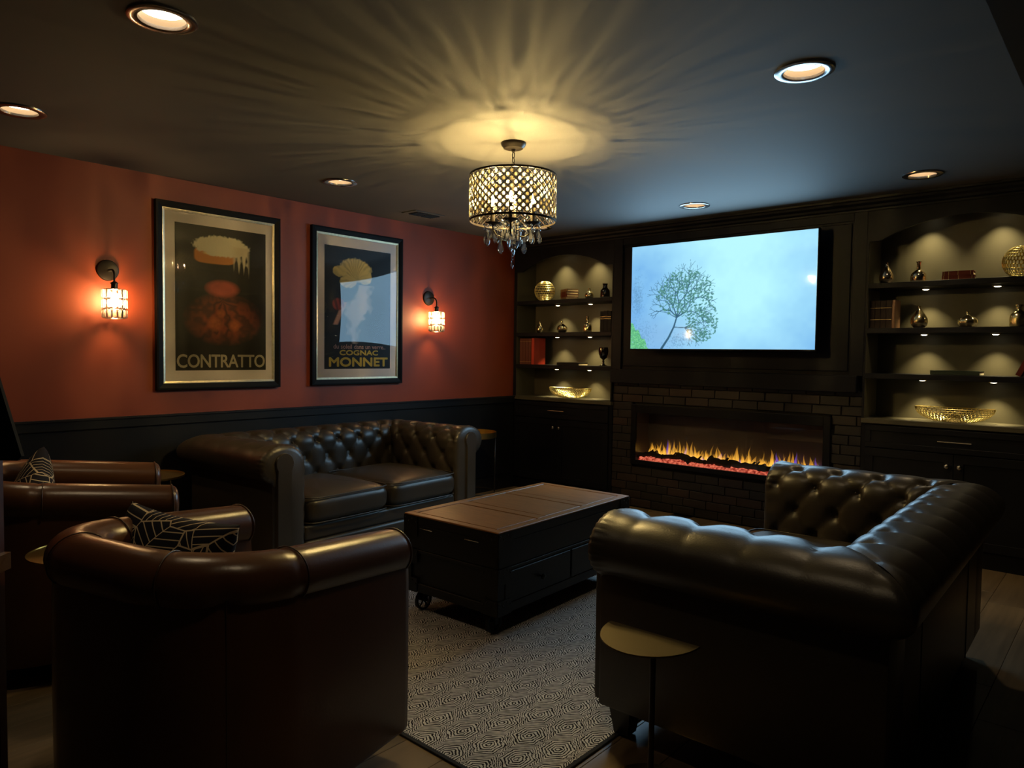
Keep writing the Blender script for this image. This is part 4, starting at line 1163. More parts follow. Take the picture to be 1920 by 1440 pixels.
    def cushion(cx):
        cy = 0.030 - D2; z0, z1 = 0.300, 0.482
        nu, nv = 40, 40; V = []
        def sg(v, e): return math.copysign(abs(v) ** e, v)
        NA, NB = 72, 20
        for i in range(NB + 1):
            ph = -PI / 2 + PI * i / NB
            for j in range(NA):
                th = 2 * PI * j / NA
                c = sg(math.cos(ph), 0.32)
                x = W2 * c * sg(math.cos(th), 0.22); y = D2 * c * sg(math.sin(th), 0.22)
                zz = sg(math.sin(ph), 0.55)
                q = (1 - (x / W2) ** 2) * (1 - (y / D2) ** 2)
                crown = (0.030 * q if zz > 0 else 0)
                wr = 0.0022 * math.sin(x * 70 + 4 * y) * math.exp(-((y - D2 * 0.75) / 0.1) ** 2) * (zz > 0)
                V.append((cx + x, cy + y, (z0 + z1) / 2 + (z1 - z0) / 2 * zz + crown + wr - 0.006))
        mb = MB(); mb.v = V
        mb.f = [(i * NA + j, i * NA + (j + 1) % NA, (i + 1) * NA + (j + 1) % NA, (i + 1) * NA + j) for i in range(NB) for j in range(NA)]
        o = part('seat_cushion', mb, M['leather'], t, smooth=True)
        for zp in (0.312, 0.462):
            mb = MB(); mb.tube([(cx + (W2 - 0.004) * sg(math.cos(q), 0.22), cy + (D2 - 0.004) * sg(math.sin(q), 0.22), zp) for q in [2 * PI * k / 64 for k in range(64)]], 0.0045, 6, closed=True)
            part('piping', mb, M['leather'], o, smooth=True)
    cushion(-0.324); cushion(0.324)
    for sx in (-1, 1):
        for y in (-0.075, -d + 0.02):
            mb = MB(); cx = sx * (b - 0.085)
            mb.add([(cx + p * q, y + r * q, z) for z, q in ((0.0075 if y > -0.5 else 0.0, 0.028), (0.09, 0.040), (0.118, 0.044)) for p, r in ((-1, -1), (1, -1), (1, 1), (-1, 1))],
                   [(L * 4 + i, L * 4 + (i + 1) % 4, L * 4 + 4 + (i + 1) % 4, L * 4 + 4 + i) for L in range(2) for i in range(4)] + [(3, 2, 1, 0), (8, 9, 10, 11)])
            part('leg', mb, M['legs'], t)
    return t
s1 = sofa('dark leather chesterfield loveseat against the orange wall under the posters')
s2 = copy_tree(s1)
s1.location = (1.030, -2.394, 0); s1.rotation_euler = (0, 0, -1.515)
s2.location = (3.320, -2.469, 0); s2.rotation_euler = (0, 0, 1.591)
s2['label'] = 'dark leather chesterfield loveseat at right with its back to the viewer'

# ------------------------------------------------------------------ brown tub chairs
def tub_chair(label):
    t = thing('tub_armchair', label, 'armchair', (0, 0, 0), 0, 'brown leather tub armchairs')
    w, L, D, rc, zb, zf, rx, rz = 0.353, 0.301, 0.415, 0.25, 0.825, 0.753, 0.077, 0.073
    def path(n=100):
        th = np.linspace(PI, 1.5 * PI, 20); c = np.array([-w + rc, -D + rc])
        arc = np.stack([c[0] + rc * np.cos(th), c[1] + rc * np.sin(th)], 1)
        half = np.vstack([[[-w - 0.005, L]], arc]); full = np.vstack([half, half[::-1] * [-1, 1]])
        s = np.r_[0, np.cumsum(np.linalg.norm(np.diff(full, axis=0), axis=1))]; tt = np.linspace(0, s[-1], n)
        return np.stack([np.interp(tt, s, full[:, 0]), np.interp(tt, s, full[:, 1])], 1), tt, s
    p, tt, s = path(120)
    T = np.gradient(p, axis=0)
    for _ in range(3): T[1:-1] = (T[:-2] + T[1:-1] * 2 + T[2:]) / 4
    T /= np.linalg.norm(T, axis=1)[:, None]; N = np.stack([T[:, 1], -T[:, 0]], 1)   # outward
    if (N[0] @ np.array([-1, 0])) < 0: N = -N
    ztop = zb + (zf - zb) * np.clip((p[:, 1] + D) / (L + D), 0, 1)
    seams = [s[1], s[20] - 0.09, s[-1] - s[20] + 0.09, s[-1] - s[1]]
    mids = [(s[1] + s[20] - 0.06) / 2, s[-1] - (s[1] + s[20] - 0.06) / 2]
    def ringpts(i, k, n, grow=0.0, yoff=0.0):
        a = 2 * PI * k / n
        pinch = sum(0.010 * math.exp(-((tt[i] - m) / 0.02) ** 2) for m in mids) * max(0, math.cos(a - 5.6)) ** 2
        seam = sum(0.004 * math.exp(-((tt[i] - m) / 0.010) ** 2) for m in seams)
        gx = rx + grow - seam - pinch; gz = rz + grow - seam - pinch
        o = gx * math.cos(a); z = ztop[i] - rz + gz * math.sin(a)
        return (p[i][0] + N[i][0] * o, p[i][1] + N[i][1] * o + yoff, z)
    n = 28; mb = MB(); R_ = []
    idx = list(range(len(p)))
    for i in idx: R_.append([ringpts(i, k, n) for k in range(n)])
    # rounded front caps
    def cap(i, sgn):
        out = []
        for q in range(1, 6):
            a = q / 5 * PI / 2; sc_ = 1 - 0.035 * (1 - math.cos(a)) / rx; fwd = 0.035 * math.sin(a)
            ring = []
            cz = ztop[i] - rz
            for k in range(n):
                v = ringpts(i, k, n); ring.append((p[i][0] + (v[0] - p[i][0]) * sc_, v[1] + fwd, cz + (v[2] - cz) * sc_))
            out.append(ring)
        return out
    c0 = cap(0, 1); c1 = cap(len(p) - 1, 1)
    rings = list(reversed(c0)) + R_ + c1
    vs = [v for r in rings for v in r]; K = len(rings)
    fs = [(i * n + k, i * n + (k + 1) % n, (i + 1) * n + (k + 1) % n, (i + 1) * n + k) for i in range(K - 1) for k in range(n)]
    fs += [tuple(range(n)), tuple((K - 1) * n + k for k in range(n))]
    mb.add(vs, fs); roll = part('arm_roll', mb, M['leatherb'], t, smooth=True)
    # piping at the seams and round the arm fronts
    for sm in seams:
        i = int(np.argmin(np.abs(tt - sm)))
        pip = MB(); ii = min(i + 1, len(p) - 1); pip.tube([ringpts(ii, k, n, 0.0030) for k in range(n)], 0.0022, 5, closed=True); part('piping', pip, M['piping'], roll, smooth=True)
    for i in (0, len(p) - 1):
        pip = MB(); pip.tube([ringpts(i, k, n, 0.0, 0.010) for k in range(n)], 0.0038, 5, closed=True); part('piping', pip, M['piping'], roll, smooth=True)
    # body shell
    pr = [(0.052, 0.085), (0.058, 0.10), (0.060, 0.30), (0.060, 0.58), (0.056, None), (-0.050, None), (-0.062, 0.50), (-0.058, 0.28), (-0.058, 0.085)]
    rings = []
    for i in idx:
        r = []
        for o, z in pr:
            zz = ztop[i] - 0.085 if z is None else z
            dip = sum(0.003 * math.exp(-((tt[i] - m) / 0.008) ** 2) for m in mids)
            o2 = o - dip if o > 0 else o
            r.append((p[i][0] + N[i][0] * o2, p[i][1] + N[i][1] * o2, zz))
        rings.append(r)
    K = len(rings); n2 = len(pr)
    # front returns
    fr0 = [(v[0], v[1] + 0.018, v[2]) for v in rings[0]]; fr1 = [(v[0], v[1] + 0.018, v[2]) for v in rings[-1]]
    def shrink(r):
        cx = sum(v[0] for v in r) / len(r); return [(cx + (v[0] - cx) * 0.82, v[1] + 0.008, v[2] * 0.99 + 0.003) for v in r]
    rings = [shrink(fr0), fr0] + rings + [fr1, shrink(fr1)]; K = len(rings)
    mb = MB(); mb.add([v for r in rings for v in r], [(i * n2 + k, i * n2 + (k + 1) % n2, (i + 1) * n2 + (k + 1) % n2, (i + 1) * n2 + k) for i in range(K - 1) for k in range(n2)] + [tuple(range(n2)), tuple((K - 1) * n2 + k for k in range(n2))])
    part('body', mb, M['leatherb'], t, smooth=True, angle=50)
    for m in mids:
        sm = MB(); i = int(np.argmin(np.abs(tt - m))); sm.tube([(p[i][0] + N[i][0] * 0.0575, p[i][1] + N[i][1] * 0.0575, z) for z in (0.09, 0.3, 0.5, ztop[i] - 0.09)], 0.002, 5)
        part('seam', sm, M['piping'], t)
    # seat base and cushion
    iw = w - 0.060
    mb = MB(); mb.box(-iw, iw, -D + 0.10, L + 0.01, 0.085, 0.30, 0.02, 3); part('seat_base', mb, M['leatherb'], t, smooth=True, angle=50)
    def sg(v, e): return math.copysign(abs(v) ** e, v)
    V = []; NA, NB = 60, 16; cy = (L + 0.035 + (-D + 0.075)) / 2; dy = (L + 0.035 - (-D + 0.075)) / 2
    for i in range(NB + 1):
        ph = -PI / 2 + PI * i / NB
        for j in range(NA):
            th = 2 * PI * j / NA; c = sg(math.cos(ph), 0.35)
            ex = 0.28 if math.sin(th) > 0 else 0.75
            x = (iw - 0.004) * c * sg(math.cos(th), ex); y = dy * c * sg(math.sin(th), ex); zz = sg(math.sin(ph), 0.6)
            V.append((x, cy + y, 0.385 + 0.078 * zz + (0.02 * (1 - (x / iw) ** 2) * (1 - (y / dy) ** 2) if zz > 0 else 0)))
    mb = MB(); mb.v = V; mb.f = [(i * NA + j, i * NA + (j + 1) % NA, (i + 1) * NA + (j + 1) % NA, (i + 1) * NA + j) for i in range(NB) for j in range(NA)]
    part('seat_cushion', mb, M['leatherb'], t, smooth=True)
    mb = MB(); mb.lathe([(0.23, 0.0), (0.235, 0.01), (0.22, 0.025), (0.06, 0.03), (0.05, 0.086), (0.001, 0.087)], (0, -0.05, 0), 28); part('swivel_base', mb, M['legs'], t, smooth=True, angle=40)
    return t
c1 = tub_chair('brown leather tub armchair nearest the viewer, back turned, at lower left')
c2 = copy_tree(c1)
c1.location = (2.625, -4.270, 0); c1.rotation_euler = (0, 0, 0.243)
c2.location = (1.193, -4.253, 0); c2.rotation_euler = (0, 0, -0.291)
c2['label'] = 'brown leather tub armchair at the left edge near the wainscot'

# throw pillows
def pillow(label, loc, rot, size):
    n = 36; V = []; F = []
    for side in (1, -1):
        for i in range(n + 1):
            for j in range(n + 1):
                x, y = -1 + 2 * i / n, -1 + 2 * j / n
                # corners stay pointed while the sides draw in
                px = x * (1 - 0.07 * (1 - y * y)); py = y * (1 - 0.07 * (1 - x * x))
                h = ((1 - x ** 4) * (1 - y ** 4)) ** 0.5 * (0.8 + 0.2 * (1 - x * x) * (1 - y * y)) + 0.05 * math.sin(7 * x + 3 * y) * (1 - x * x) * (1 - y * y)
                V.append((px * size / 2, side * 0.085 * h, py * size / 2))
    m = (n + 1) ** 2
    for sd in (0, 1):
        for i in range(n):
            for j in range(n): a = sd * m + i * (n + 1) + j; F.append((a, a + 1, a + n + 2, a + n + 1))
    me = bpy.data.meshes.new('throw_pillow'); me.from_pydata(V, [], F)
    bm = bmesh.new(); bm.from_mesh(me); bmesh.ops.remove_doubles(bm, verts=bm.verts, dist=0.0004); bmesh.ops.recalc_face_normals(bm, faces=bm.faces); bm.to_mesh(me); bm.free()
    me.materials.append(M['pillow']); me.polygons.foreach_set('use_smooth', [True] * len(me.polygons))
    o = bpy.data.objects.new('throw_pillow', me); COL.objects.link(o); o.location = loc; o.rotation_euler = rot
    props(o, label, 'pillow', 'navy line-patterned throw pillows'); return o
pillow('navy pillow with cream line pattern in the nearest brown armchair', (2.490, -4.455, 0.592), (math.radians(-17), math.radians(3), 0.243 + 0.05), 0.48)
pillow('navy pillow with cream line pattern in the armchair at the left edge', (1.030, -4.44, 0.600), (math.radians(-17), math.radians(22), -0.291), 0.45)

# ------------------------------------------------------------------ trunk coffee table
def trunk():
    w, l, h = 0.636, 1.185, 0.512
    t = thing('trunk_coffee_table', 'black trunk coffee table on iron wheels with brown panelled top', 'coffee table', (0, 0, 0), 0)
    X, Y = w / 2, l / 2; z0 = 0.118
    mb = MB(); mb.box(-X + 0.012, X - 0.012, -Y + 0.012, Y - 0.012, z0, h - 0.03); part('carcass', mb, M['trunk'], t)
    # top: rim boards and three inset panels
    mb = MB(); e = 0.045
    q0 = h - 0.008
    mb.box(-X, X, -Y, -Y + e, q0, h, 0.002, 1); mb.box(-X, X, Y - e, Y, q0, h, 0.002, 1)
    mb.box(-X, -X + e, -Y + e, Y - e, q0, h, 0.002, 1); mb.box(X - e, X, -Y + e, Y - e, q0, h, 0.002, 1)
    for y in (-Y + l / 3, Y - l / 3): mb.box(-X + e, X - e, y - 0.032, y + 0.032, q0, h, 0.002, 1)
    part('top_rim', mb, M['trunktop'], t)
    ys = [-Y + e, -Y + l / 3 - 0.032, -Y + l / 3 + 0.032, Y - l / 3 - 0.032, Y - l / 3 + 0.032, Y - e]
    for k in range(3):
        mb = MB(); mb.box(-X + e + 0.0085, X - e - 0.0085, ys[2 * k] + 0.0085, ys[2 * k + 1] - 0.0085, h - 0.0081, h - 0.001, 0.0015, 1)
        part('top_panel', mb, M['trunktop'], t)
    mb = MB(); mb.box(-X + 0.001, X - 0.001, -Y + 0.001, Y - 0.001, h - 0.048, h - 0.0082); part('lid_frame', mb, M['trunk'], t)
    # lid band, lower frame
    mb = MB()
    for a in (-1, 1):
        mb.box(a * X - 0.014 if a > 0 else -X + 0.002, X - 0.002 if a > 0 else -X + 0.014, -Y + 0.002, Y - 0.002, 0.338, h - 0.05, 0.002, 1)
        mb.box(-X + 0.002, X - 0.002, (Y - 0.014) if a > 0 else -Y + 0.002, (Y - 0.002) if a > 0 else -Y + 0.014, 0.338, h - 0.05, 0.002, 1)
    part('lid_band', mb, M['trunk'], t)
    mb = MB()
    for a in (-1, 1):
        for q in ((z0, 0.162), (0.318, 0.334)):
            mb.box(X - 0.014 if a > 0 else -X + 0.002, X - 0.002 if a > 0 else -X + 0.014, -Y + 0.002, Y - 0.002, q[0], q[1], 0.002, 1)
            mb.box(-X + 0.002, X - 0.002, Y - 0.014 if a > 0 else -Y + 0.002, Y - 0.002 if a > 0 else -Y + 0.014, q[0], q[1], 0.002, 1)
        for b in (-1, 1):
            xa = X - 0.05 if a > 0 else -X + 0.002; ya = Y - 0.05 if b > 0 else -Y + 0.002
            mb.box(xa, xa + 0.048, ya, ya + 0.048, z0, 0.334)
    part('frame', mb, M['trunk'], t)
    for a in (-1, 1):
        for k in range(2):
            ya, yb = (-Y + 0.055, -0.006) if k == 0 else (0.006, Y - 0.055)
            mb = MB(); xx = (X - 0.011, X + 0.001) if a > 0 else (-X - 0.001, -X + 0.011)
            mb.box(xx[0], xx[1], ya, yb, 0.166, 0.314, 0.003, 1); dr = part('drawer', mb, M['trunk'], t)
            m2 = MB(); m2.lathe([(0.006, 0), (0.006, 0.012), (0.014, 0.018), (0.015, 0.026), (0.008, 0.031), (0.001, 0.032)], n=12)
            m2.v = [(a * (X + 0.001 + p[2]), (ya + yb) / 2 + p[0], 0.24 + p[1]) for p in m2.v]; part('knob', m2, M['iron'], dr, smooth=True, angle=50)
    # iron corner plates and rivets
    rv = MB(); rv.lathe([(0.0048, 0), (0.0042, 0.0018), (0.0018, 0.0032), (0.0004, 0.0034)], n=6); rvm = rv.mesh('rivet', M['bronze'], True)
    for a in (-1, 1):
        for b in (-1, 1):
            for z1, z2 in ((h - 0.115, h - 0.008), (0.262, 0.338), (z0 - 0.002, z0 + 0.07)):
                mb = MB(); T_ = 0.0022
                xo, yo = a * (X + 0.0005), b * (Y + 0.0005)
                mb.box(min(xo, xo + a * T_), max(xo, xo + a * T_), min(yo, yo - b * 0.10), max(yo, yo - b * 0.10), z1, z2)
                mb.box(min(xo, xo - a * 0.10), max(xo, xo - a * 0.10), min(yo, yo + b * T_), max(yo, yo + b * T_), z1, z2)
                cp = part('corner_plate', mb, M['iron'], t)
                for k in range(4):
                    piece('rivet', rvm, cp, (xo + a * T_, yo - b * (0.012 + 0.026 * k), (z2 - 0.012) if k % 2 == 0 else z2 - 0.028), (0, a * PI / 2, 0))
                    piece('rivet', rvm, cp, (xo - a * (0.012 + 0.026 * k), yo + b * T_, (z2 - 0.012) if k % 2 == 0 else z2 - 0.028), (-b * PI / 2, 0, 0))
    # slim pulls on the short ends
    for b in (-1, 1):
        for x in (-0.155, 0.155):
            mb = MB(); y = b * (Y + 0.004); mb.tube([(x - 0.045, y, 0.448), (x + 0.045, y, 0.448)], 0.003, 6); part('pull', mb, M['nickel'], t, smooth=True)
    # spoked wheels
    R = 0.052
    for a in (-1, 1):
        for b in (-1, 1):
            cx, cy = a * (X - 0.078), b * (Y - 0.065)
            mb = MB(); N_ = 28
            ring = [(cx, cy + (R - 0.006) * math.cos(2 * PI * k / N_), R + 0.0075 + (R - 0.006) * math.sin(2 * PI * k / N_)) for k in range(N_)]
            vs = []
            for k in range(N_):
                c, s_ = math.cos(2 * PI * k / N_), math.sin(2 * PI * k / N_)
                for r_, dx in ((R, -0.009), (R, 0.009), (R - 0.011, 0.007), (R - 0.011, -0.007)): vs.append((cx + dx, cy + r_ * c, R + 0.0075 + r_ * s_))
            mb.add(vs, [(k * 4 + q, k * 4 + (q + 1) % 4, ((k + 1) % N_) * 4 + (q + 1) % 4, ((k + 1) % N_) * 4 + q) for k in range(N_) for q in range(4)])
            for k in range(5):
                an = 2 * PI * k / 5 + 0.3; mb.tube([(cx, cy + 0.008 * math.cos(an), R + 0.0075 + 0.008 * math.sin(an)), (cx, cy + (R - 0.008) * math.cos(an), R + 0.0075 + (R - 0.008) * math.sin(an))], 0.0042, 6)
            mb.tube([(cx - 0.014, cy, R + 0.0075), (cx + 0.014, cy, R + 0.0075)], 0.011, 10)
            wh = part('wheel', mb, M['iron'], t, smooth=True, angle=40)
            mb = MB(); mb.box(cx - 0.020, cx - 0.015, cy - 0.012, cy + 0.012, R, 0.118); mb.box(cx + 0.015, cx + 0.020, cy - 0.012, cy + 0.012, R, 0.118); mb.box(cx - 0.03, cx + 0.03, cy - 0.03, cy + 0.03, 0.114, 0.119)
            part('fork', mb, M['iron'], t)
    return t
tt_ = trunk(); tt_.location = (2.206, -2.400, 0.0); tt_.rotation_euler = (0, 0, math.radians(2.2))

# ------------------------------------------------------------------ side tables
def half_table():
    t = thing('drink_table', 'half-moon brass drink table beside the right sofa in the foreground', 'side table', (3.66, -3.50, 0), 0.03)
    R, z = 0.150, 0.500; x0, y0 = 3.66, -3.50
    pts = [(x0 + R * math.cos(a), y0 + R * 1.22 * math.sin(a)) for a in [-PI * k / 28 for k in range(29)]]
    mb = MB(); mb.prism(pts, z - 0.005, z, 'z'); part('table_top', mb, M['brassflat'], t)
    ex, ey = x0 + 0.045, y0 - 0.085
    mb = MB(); mb.tube([(ex, ey, 0.006), (ex, ey, z - 0.005)], 0.0085, 10); part('post', mb, M['bronze'], t, smooth=True, angle=50)
    mb = MB(); mb.prism([(x0 + 0.14 * math.cos(a), y0 + 0.02 + 0.14 * math.sin(a)) for a in [-2 * PI * k / 32 for k in range(32)]], 0.0, 0.008, 'z'); part('foot', mb, M['brass'], t)
half_table()

def tray_table(label, x, y, z, R, rim, ang=0.0, legs=3, post=False):
    t = thing('tray_table', label, 'side table', (x, y, 0), 0)
    mb = MB(); mb.lathe([(0.001, -0.006), (R - 0.004, -0.006), (R, -0.003), (R, rim), (R - 0.004, rim), (R - 0.004, 0.0), (0.001, 0.0)], (x, y, z), 44); part('tray', mb, M['brass'], t, smooth=True, angle=30)
    if post:
        qx, qy = x + 0.10 * math.cos(ang), y + 0.10 * math.sin(ang)
        mb = MB(); mb.tube([(qx, qy, 0.006), (qx, qy, z - 0.004)], 0.009, 10); part('post', mb, M['brass'], t, smooth=True)
        mb = MB(); mb.lathe([(0.001, 0.0), (0.10, 0.0), (0.10, 0.006), (0.001, 0.009)], (qx, qy, 0), 28); part('foot', mb, M['brass'], t, smooth=True, angle=40)
        return t
    for k in range(legs):
        a = ang + 2 * PI * k / legs; c, s_ = math.cos(a), math.sin(a)
        mb = MB(); mb.tube([(x + (R - 0.012) * c, y + (R - 0.012) * s_, 0.0), (x + (R - 0.012) * c, y + (R - 0.012) * s_, z - 0.004)], 0.006, 8); part('leg', mb, M['bronze'], t, smooth=True)
    mb = MB(); mb.tube([(x + (R - 0.012) * math.cos(q), y + (R - 0.012) * math.sin(q), 0.12) for q in [2 * PI * k / 32 for k in range(32)]], 0.005, 6, closed=True); part('stretcher_ring', mb, M['bronze'], t, smooth=True)
    return t
tray_table('round brass tray table in the corner between left sofa and bookcase', 0.345, -0.915, 0.605, 0.205, 0.045, 0.72)
tray_table('round brass tray table between the far armchair and the left sofa', 0.430, -3.690, 0.598, 0.200, 0.006, 0.3)
t = tray_table('small brass disc table tucked between the two brown armchairs', 1.872, -4.470, 0.600, 0.185, 0.002, 0.72, post=True)

# ------------------------------------------------------------------ bar stool at the left edge
def stool():
    ang = 0.7236; px, py = 2.400, -4.790
    X = Vector((math.cos(ang), math.sin(ang))); Yv = Vector((-math.sin(ang), math.cos(ang)))
    def W(a, b, z): p = Vector((px, py)) + X * a + Yv * b; return (p.x, p.y, z)
    c = W(-0.22, 0.12, 0)
    t = thing('bar_stool', 'dark backed bar stool cut by the left edge of the photo', 'bar stool', (c[0], c[1], 0), 0)
    # back panel (tapering upward), in its own frame
    out = [(0.0, 1.032), (-0.012, 1.020), (-0.428, 1.020), (-0.44, 1.032), (-0.362, 1.30), (-0.34, 1.315), (-0.10, 1.315), (-0.078, 1.30)]
    mb = MB(); k = len(out); mb.add([W(a, 0.0, z) for a, z in out] + [W(a, -0.012, z) for a, z in out], [tuple(range(k)), tuple(range(2 * k - 1, k - 1, -1))] + [(i, (i + 1) % k, k + (i + 1) % k, k + i) for i in range(k)])
    part('backrest', mb, M['stoolback'], t)
    mb = MB(); o = [(-0.050, -0.30), (-0.390, -0.30), (-0.378, 0.028), (-0.062, 0.028)]
    mb.add([W(a, b, 0.705) for a, b in o] + [W(a, b, 0.752) for a, b in o], [(3, 2, 1, 0), (4, 5, 6, 7)] + [(i, (i + 1) % 4, 4 + (i + 1) % 4, 4 + i) for i in range(4)])
    part('seat', mb, M['stoolseat'], t)
    for a, b, zt_ in ((-0.096, 0.016, 1.03), (-0.344, 0.016, 1.03), (-0.090, -0.27, 0.706), (-0.350, -0.27, 0.706)):
        mb = MB(); q = 0.014
        mb.add([W(a + dx * q, b + dy * q, z) for z in (0, zt_) for dx, dy in ((-1, -1), (1, -1), (1, 1), (-1, 1))], [(3, 2, 1, 0), (4, 5, 6, 7)] + [(i, (i + 1) % 4, 4 + (i + 1) % 4, 4 + i) for i in range(4)])
        part('leg', mb, M['stoolwood'], t)
    mb = MB(); mb.tube([W(-0.096, -0.27, 0.28), W(-0.344, -0.27, 0.28)], 0.009, 8); mb.tube([W(-0.096, 0.016, 0.28), W(-0.096, -0.27, 0.28)], 0.009, 8); mb.tube([W(-0.344, 0.016, 0.28), W(-0.344, -0.27, 0.28)], 0.009, 8)
    part('footrest', mb, M['stoolwood'], t, smooth=True)
stool()

# ------------------------------------------------------------------ things on the shelves
S1, S2, S3, S0 = 1.8555, 1.5455, 1.2325, 0.9185
def wire_sphere(R):
    mb = MB(); n = 13
    for i in range(1, n):
        ph = PI * i / n; r = R * math.sin(ph); z = -R * math.cos(ph)
        if i in (0,): continue
        mb.tube([(r * math.cos(2 * PI * k / 36), r * math.sin(2 * PI * k / 36), z) for k in range(36)], 0.0022, 4, closed=True)
    for i in range(1, n - 1):
        p0, p1 = PI * i / n, PI * (i + 1) / n; m = 32
        for k in range(m):
            a = 2 * PI * (k + 0.5 * (i % 2)) / m
            pm = (p0 + p1) / 2
            mb.tube([(R * math.sin(q) * math.cos(a), R * math.sin(q) * math.sin(a), -R * math.cos(q)) for q in (p0, pm, p1)], 0.0022, 4)
    return mb
sp = single('wire_sphere', wire_sphere(0.100), M['gold'], 'gold wire sphere on the top shelf of the left bookcase', 'ornament', (0.285, 0.13, S1 + 0.0985), (0.1, 0.06, 0), 'gold wire spheres')
sp2 = sp.copy(); COL.objects.link(sp2); sp2.location = (4.135, 0.12, S1 + 0.0985); sp2['label'] = 'gold wire sphere on the top shelf of the right bookcase'

def wire_bowl(a, b, h, foot):
    mb = MB(); n = 8
    def P(t_, th):
        q = foot + (1 - foot) * math.sin(t_ * PI / 2) ** 0.9
        return (a * q * math.cos(th), b * q * math.sin(th), 0.003 + h * t_ ** 1.35 + 0.006 * (abs(math.cos(th)) ** 3) * t_)
    for i in range(n + 1): mb.tube([P(i / n, 2 * PI * k / 56) for k in range(56)], 0.0020 if i < n else 0.0030, 4, closed=True)
    for i in range(n):
        m = 50
        for k in range(m):
            th = 2 * PI * (k + 0.5 * (i % 2)) / m; mb.tube([P(i / n, th), P((i + 0.5) / n, th), P((i + 1) / n, th)], 0.0024, 4)
    for k in range(3): mb.tube([(a * foot * (k / 3) * math.cos(2 * PI * q / 24) + 0, b * foot * (k / 3) * math.sin(2 * PI * q / 24), 0.003) for q in range(24)], 0.002, 4, closed=True) if k else None
    return mb
b1 = single('wire_bowl', wire_bowl(0.230, 0.125, 0.085, 0.45), M['gold'], 'gold wire bowl on the counter of the left bookcase', 'bowl', (0.610, 0.135, S0 + 0.001), (0, 0, 0.02), 'gold wire bowls')
b2 = b1.copy(); COL.objects.link(b2); b2.location = (3.80, 0.135, S0 + 0.001); b2['label'] = 'gold wire bowl on the counter of the right bookcase'

def vase(prof, m, label, x, z, y=0.12, n=28, group='metallic bud vases on the shelves', name='bud_vase', facets=None, tilt=0):
    mb = MB(); mb.lathe(prof, n=n)
    if facets:
        mb.v = [(p[0] * (1 + facets * math.cos(8 * math.atan2(p[1], p[0]))), p[1] * (1 + facets * math.cos(8 * math.atan2(p[1], p[0]))), p[2]) for p in mb.v]
    return single(name, mb, m, label, 'vase', (x, y, z + 0.0008), (0, 0, 0), group, True, 50)
def tear(R, h, neck):   # pear body with narrow mouth
    pts = [(0.0, 0.50), (0.03, 0.66), (0.10, 0.84), (0.20, 0.97), (0.30, 1.0), (0.42, 0.95), (0.54, 0.80), (0.66, 0.58), (0.77, 0.38), (0.86, 0.25), (0.93, 0.19), (0.98, 0.20), (1.0, 0.23)]
    pr = [(max(R * f, neck * 0.9 if f < 0.3 else 0), h * z) for z, f in pts] + [(neck * 0.7, h - 0.002), (neck * 0.6, h - 0.03)]
    return pr
    for k in range(1, 12):
        t_ = k / 11; z = h * (0.02 + 0.98 * t_)
        r = R * math.sin(PI * (0.17 + 0.60 * t_ ** 0.85)) ** 1.0 if t_ < 0.55 else None
        if r is None:
            q = (t_ - 0.55) / 0.45; rr0 = R * math.sin(PI * (0.17 + 0.60 * 0.55 ** 0.85)); r = neck + (rr0 - neck) * (1 - q) ** 1.6
        pr.append((r, z))
    pr.append((neck * 1.15, h)); pr.append((neck * 0.7, h - 0.002)); pr.append((neck * 0.6, h - 0.03))
    return pr
def bottle(R, h, neck, sh=0.5):
    return [(R * 0.75, 0), (R * 0.95, 0.004), (R, 0.015), (R * 1.0, h * sh * 0.7), (R * 0.93, h * sh), (R * 0.6, h * (sh + 0.12)), (neck, h * (sh + 0.2)), (neck, h * 0.93), (neck * 1.25, h * 0.96), (neck * 1.25, h), (neck * 0.7, h), (neck * 0.6, h - 0.03)]
def onion(R, h, neck):
    return [(R * 0.5, 0), (R * 0.8, 0.006), (R, h * 0.28), (R * 0.97, h * 0.45), (R * 0.72, h * 0.62), (R * 0.34, h * 0.74), (neck, h * 0.84), (neck * 1.2, h), (neck * 0.8, h), (neck * 0.6, h - 0.02)]
vase(onion(0.043, 0.098, 0.010), M['goldvase'], 'small gold vase on the left top shelf, right of the red books', 0.829, S1)
vase(bottle(0.045, 0.132, 0.020, 0.55), M['gunmetal'], 'dark smoked metal bottle vase at the right end of the left top shelf', 1.005, S1)
vase(tear(0.034, 0.112, 0.007), M['goldvase'], 'slim gold teardrop vase alone at left on the left middle shelf', 0.237, S2)
vase(onion(0.049, 0.108, 0.009), M['goldvase'], 'squat fluted gold vase in the middle of the left middle shelf', 0.515, S2, facets=0.05)
vase(bottle(0.043, 0.148, 0.013, 0.42), M['goldvase'], 'gold bottle vase with a long neck beside the black books, left bookcase', 0.815, S2)
vase(tear(0.047, 0.148, 0.011), M['goldvase2'], 'gold teardrop vase at the left end of the right top shelf', 3.362, S1)
vase(bottle(0.048, 0.142, 0.013, 0.42), M['goldvase2'], 'long necked gold vase on the right top shelf beside the books', 3.563, S1)
vase(tear(0.053, 0.150, 0.012), M['goldvase'], 'large gold teardrop vase on the right bookcase beside the dark books', 3.577, S2)
vase(onion(0.056, 0.104, 0.011), M['goldvase'], 'squat fluted gold vase in the middle of the right middle shelf', 3.860, S2, facets=0.04)
vase(bottle(0.050, 0.140, 0.018, 0.55), M['goldvase'], 'gold flask vase at the right edge of the photo, middle shelf', 4.135, S2)
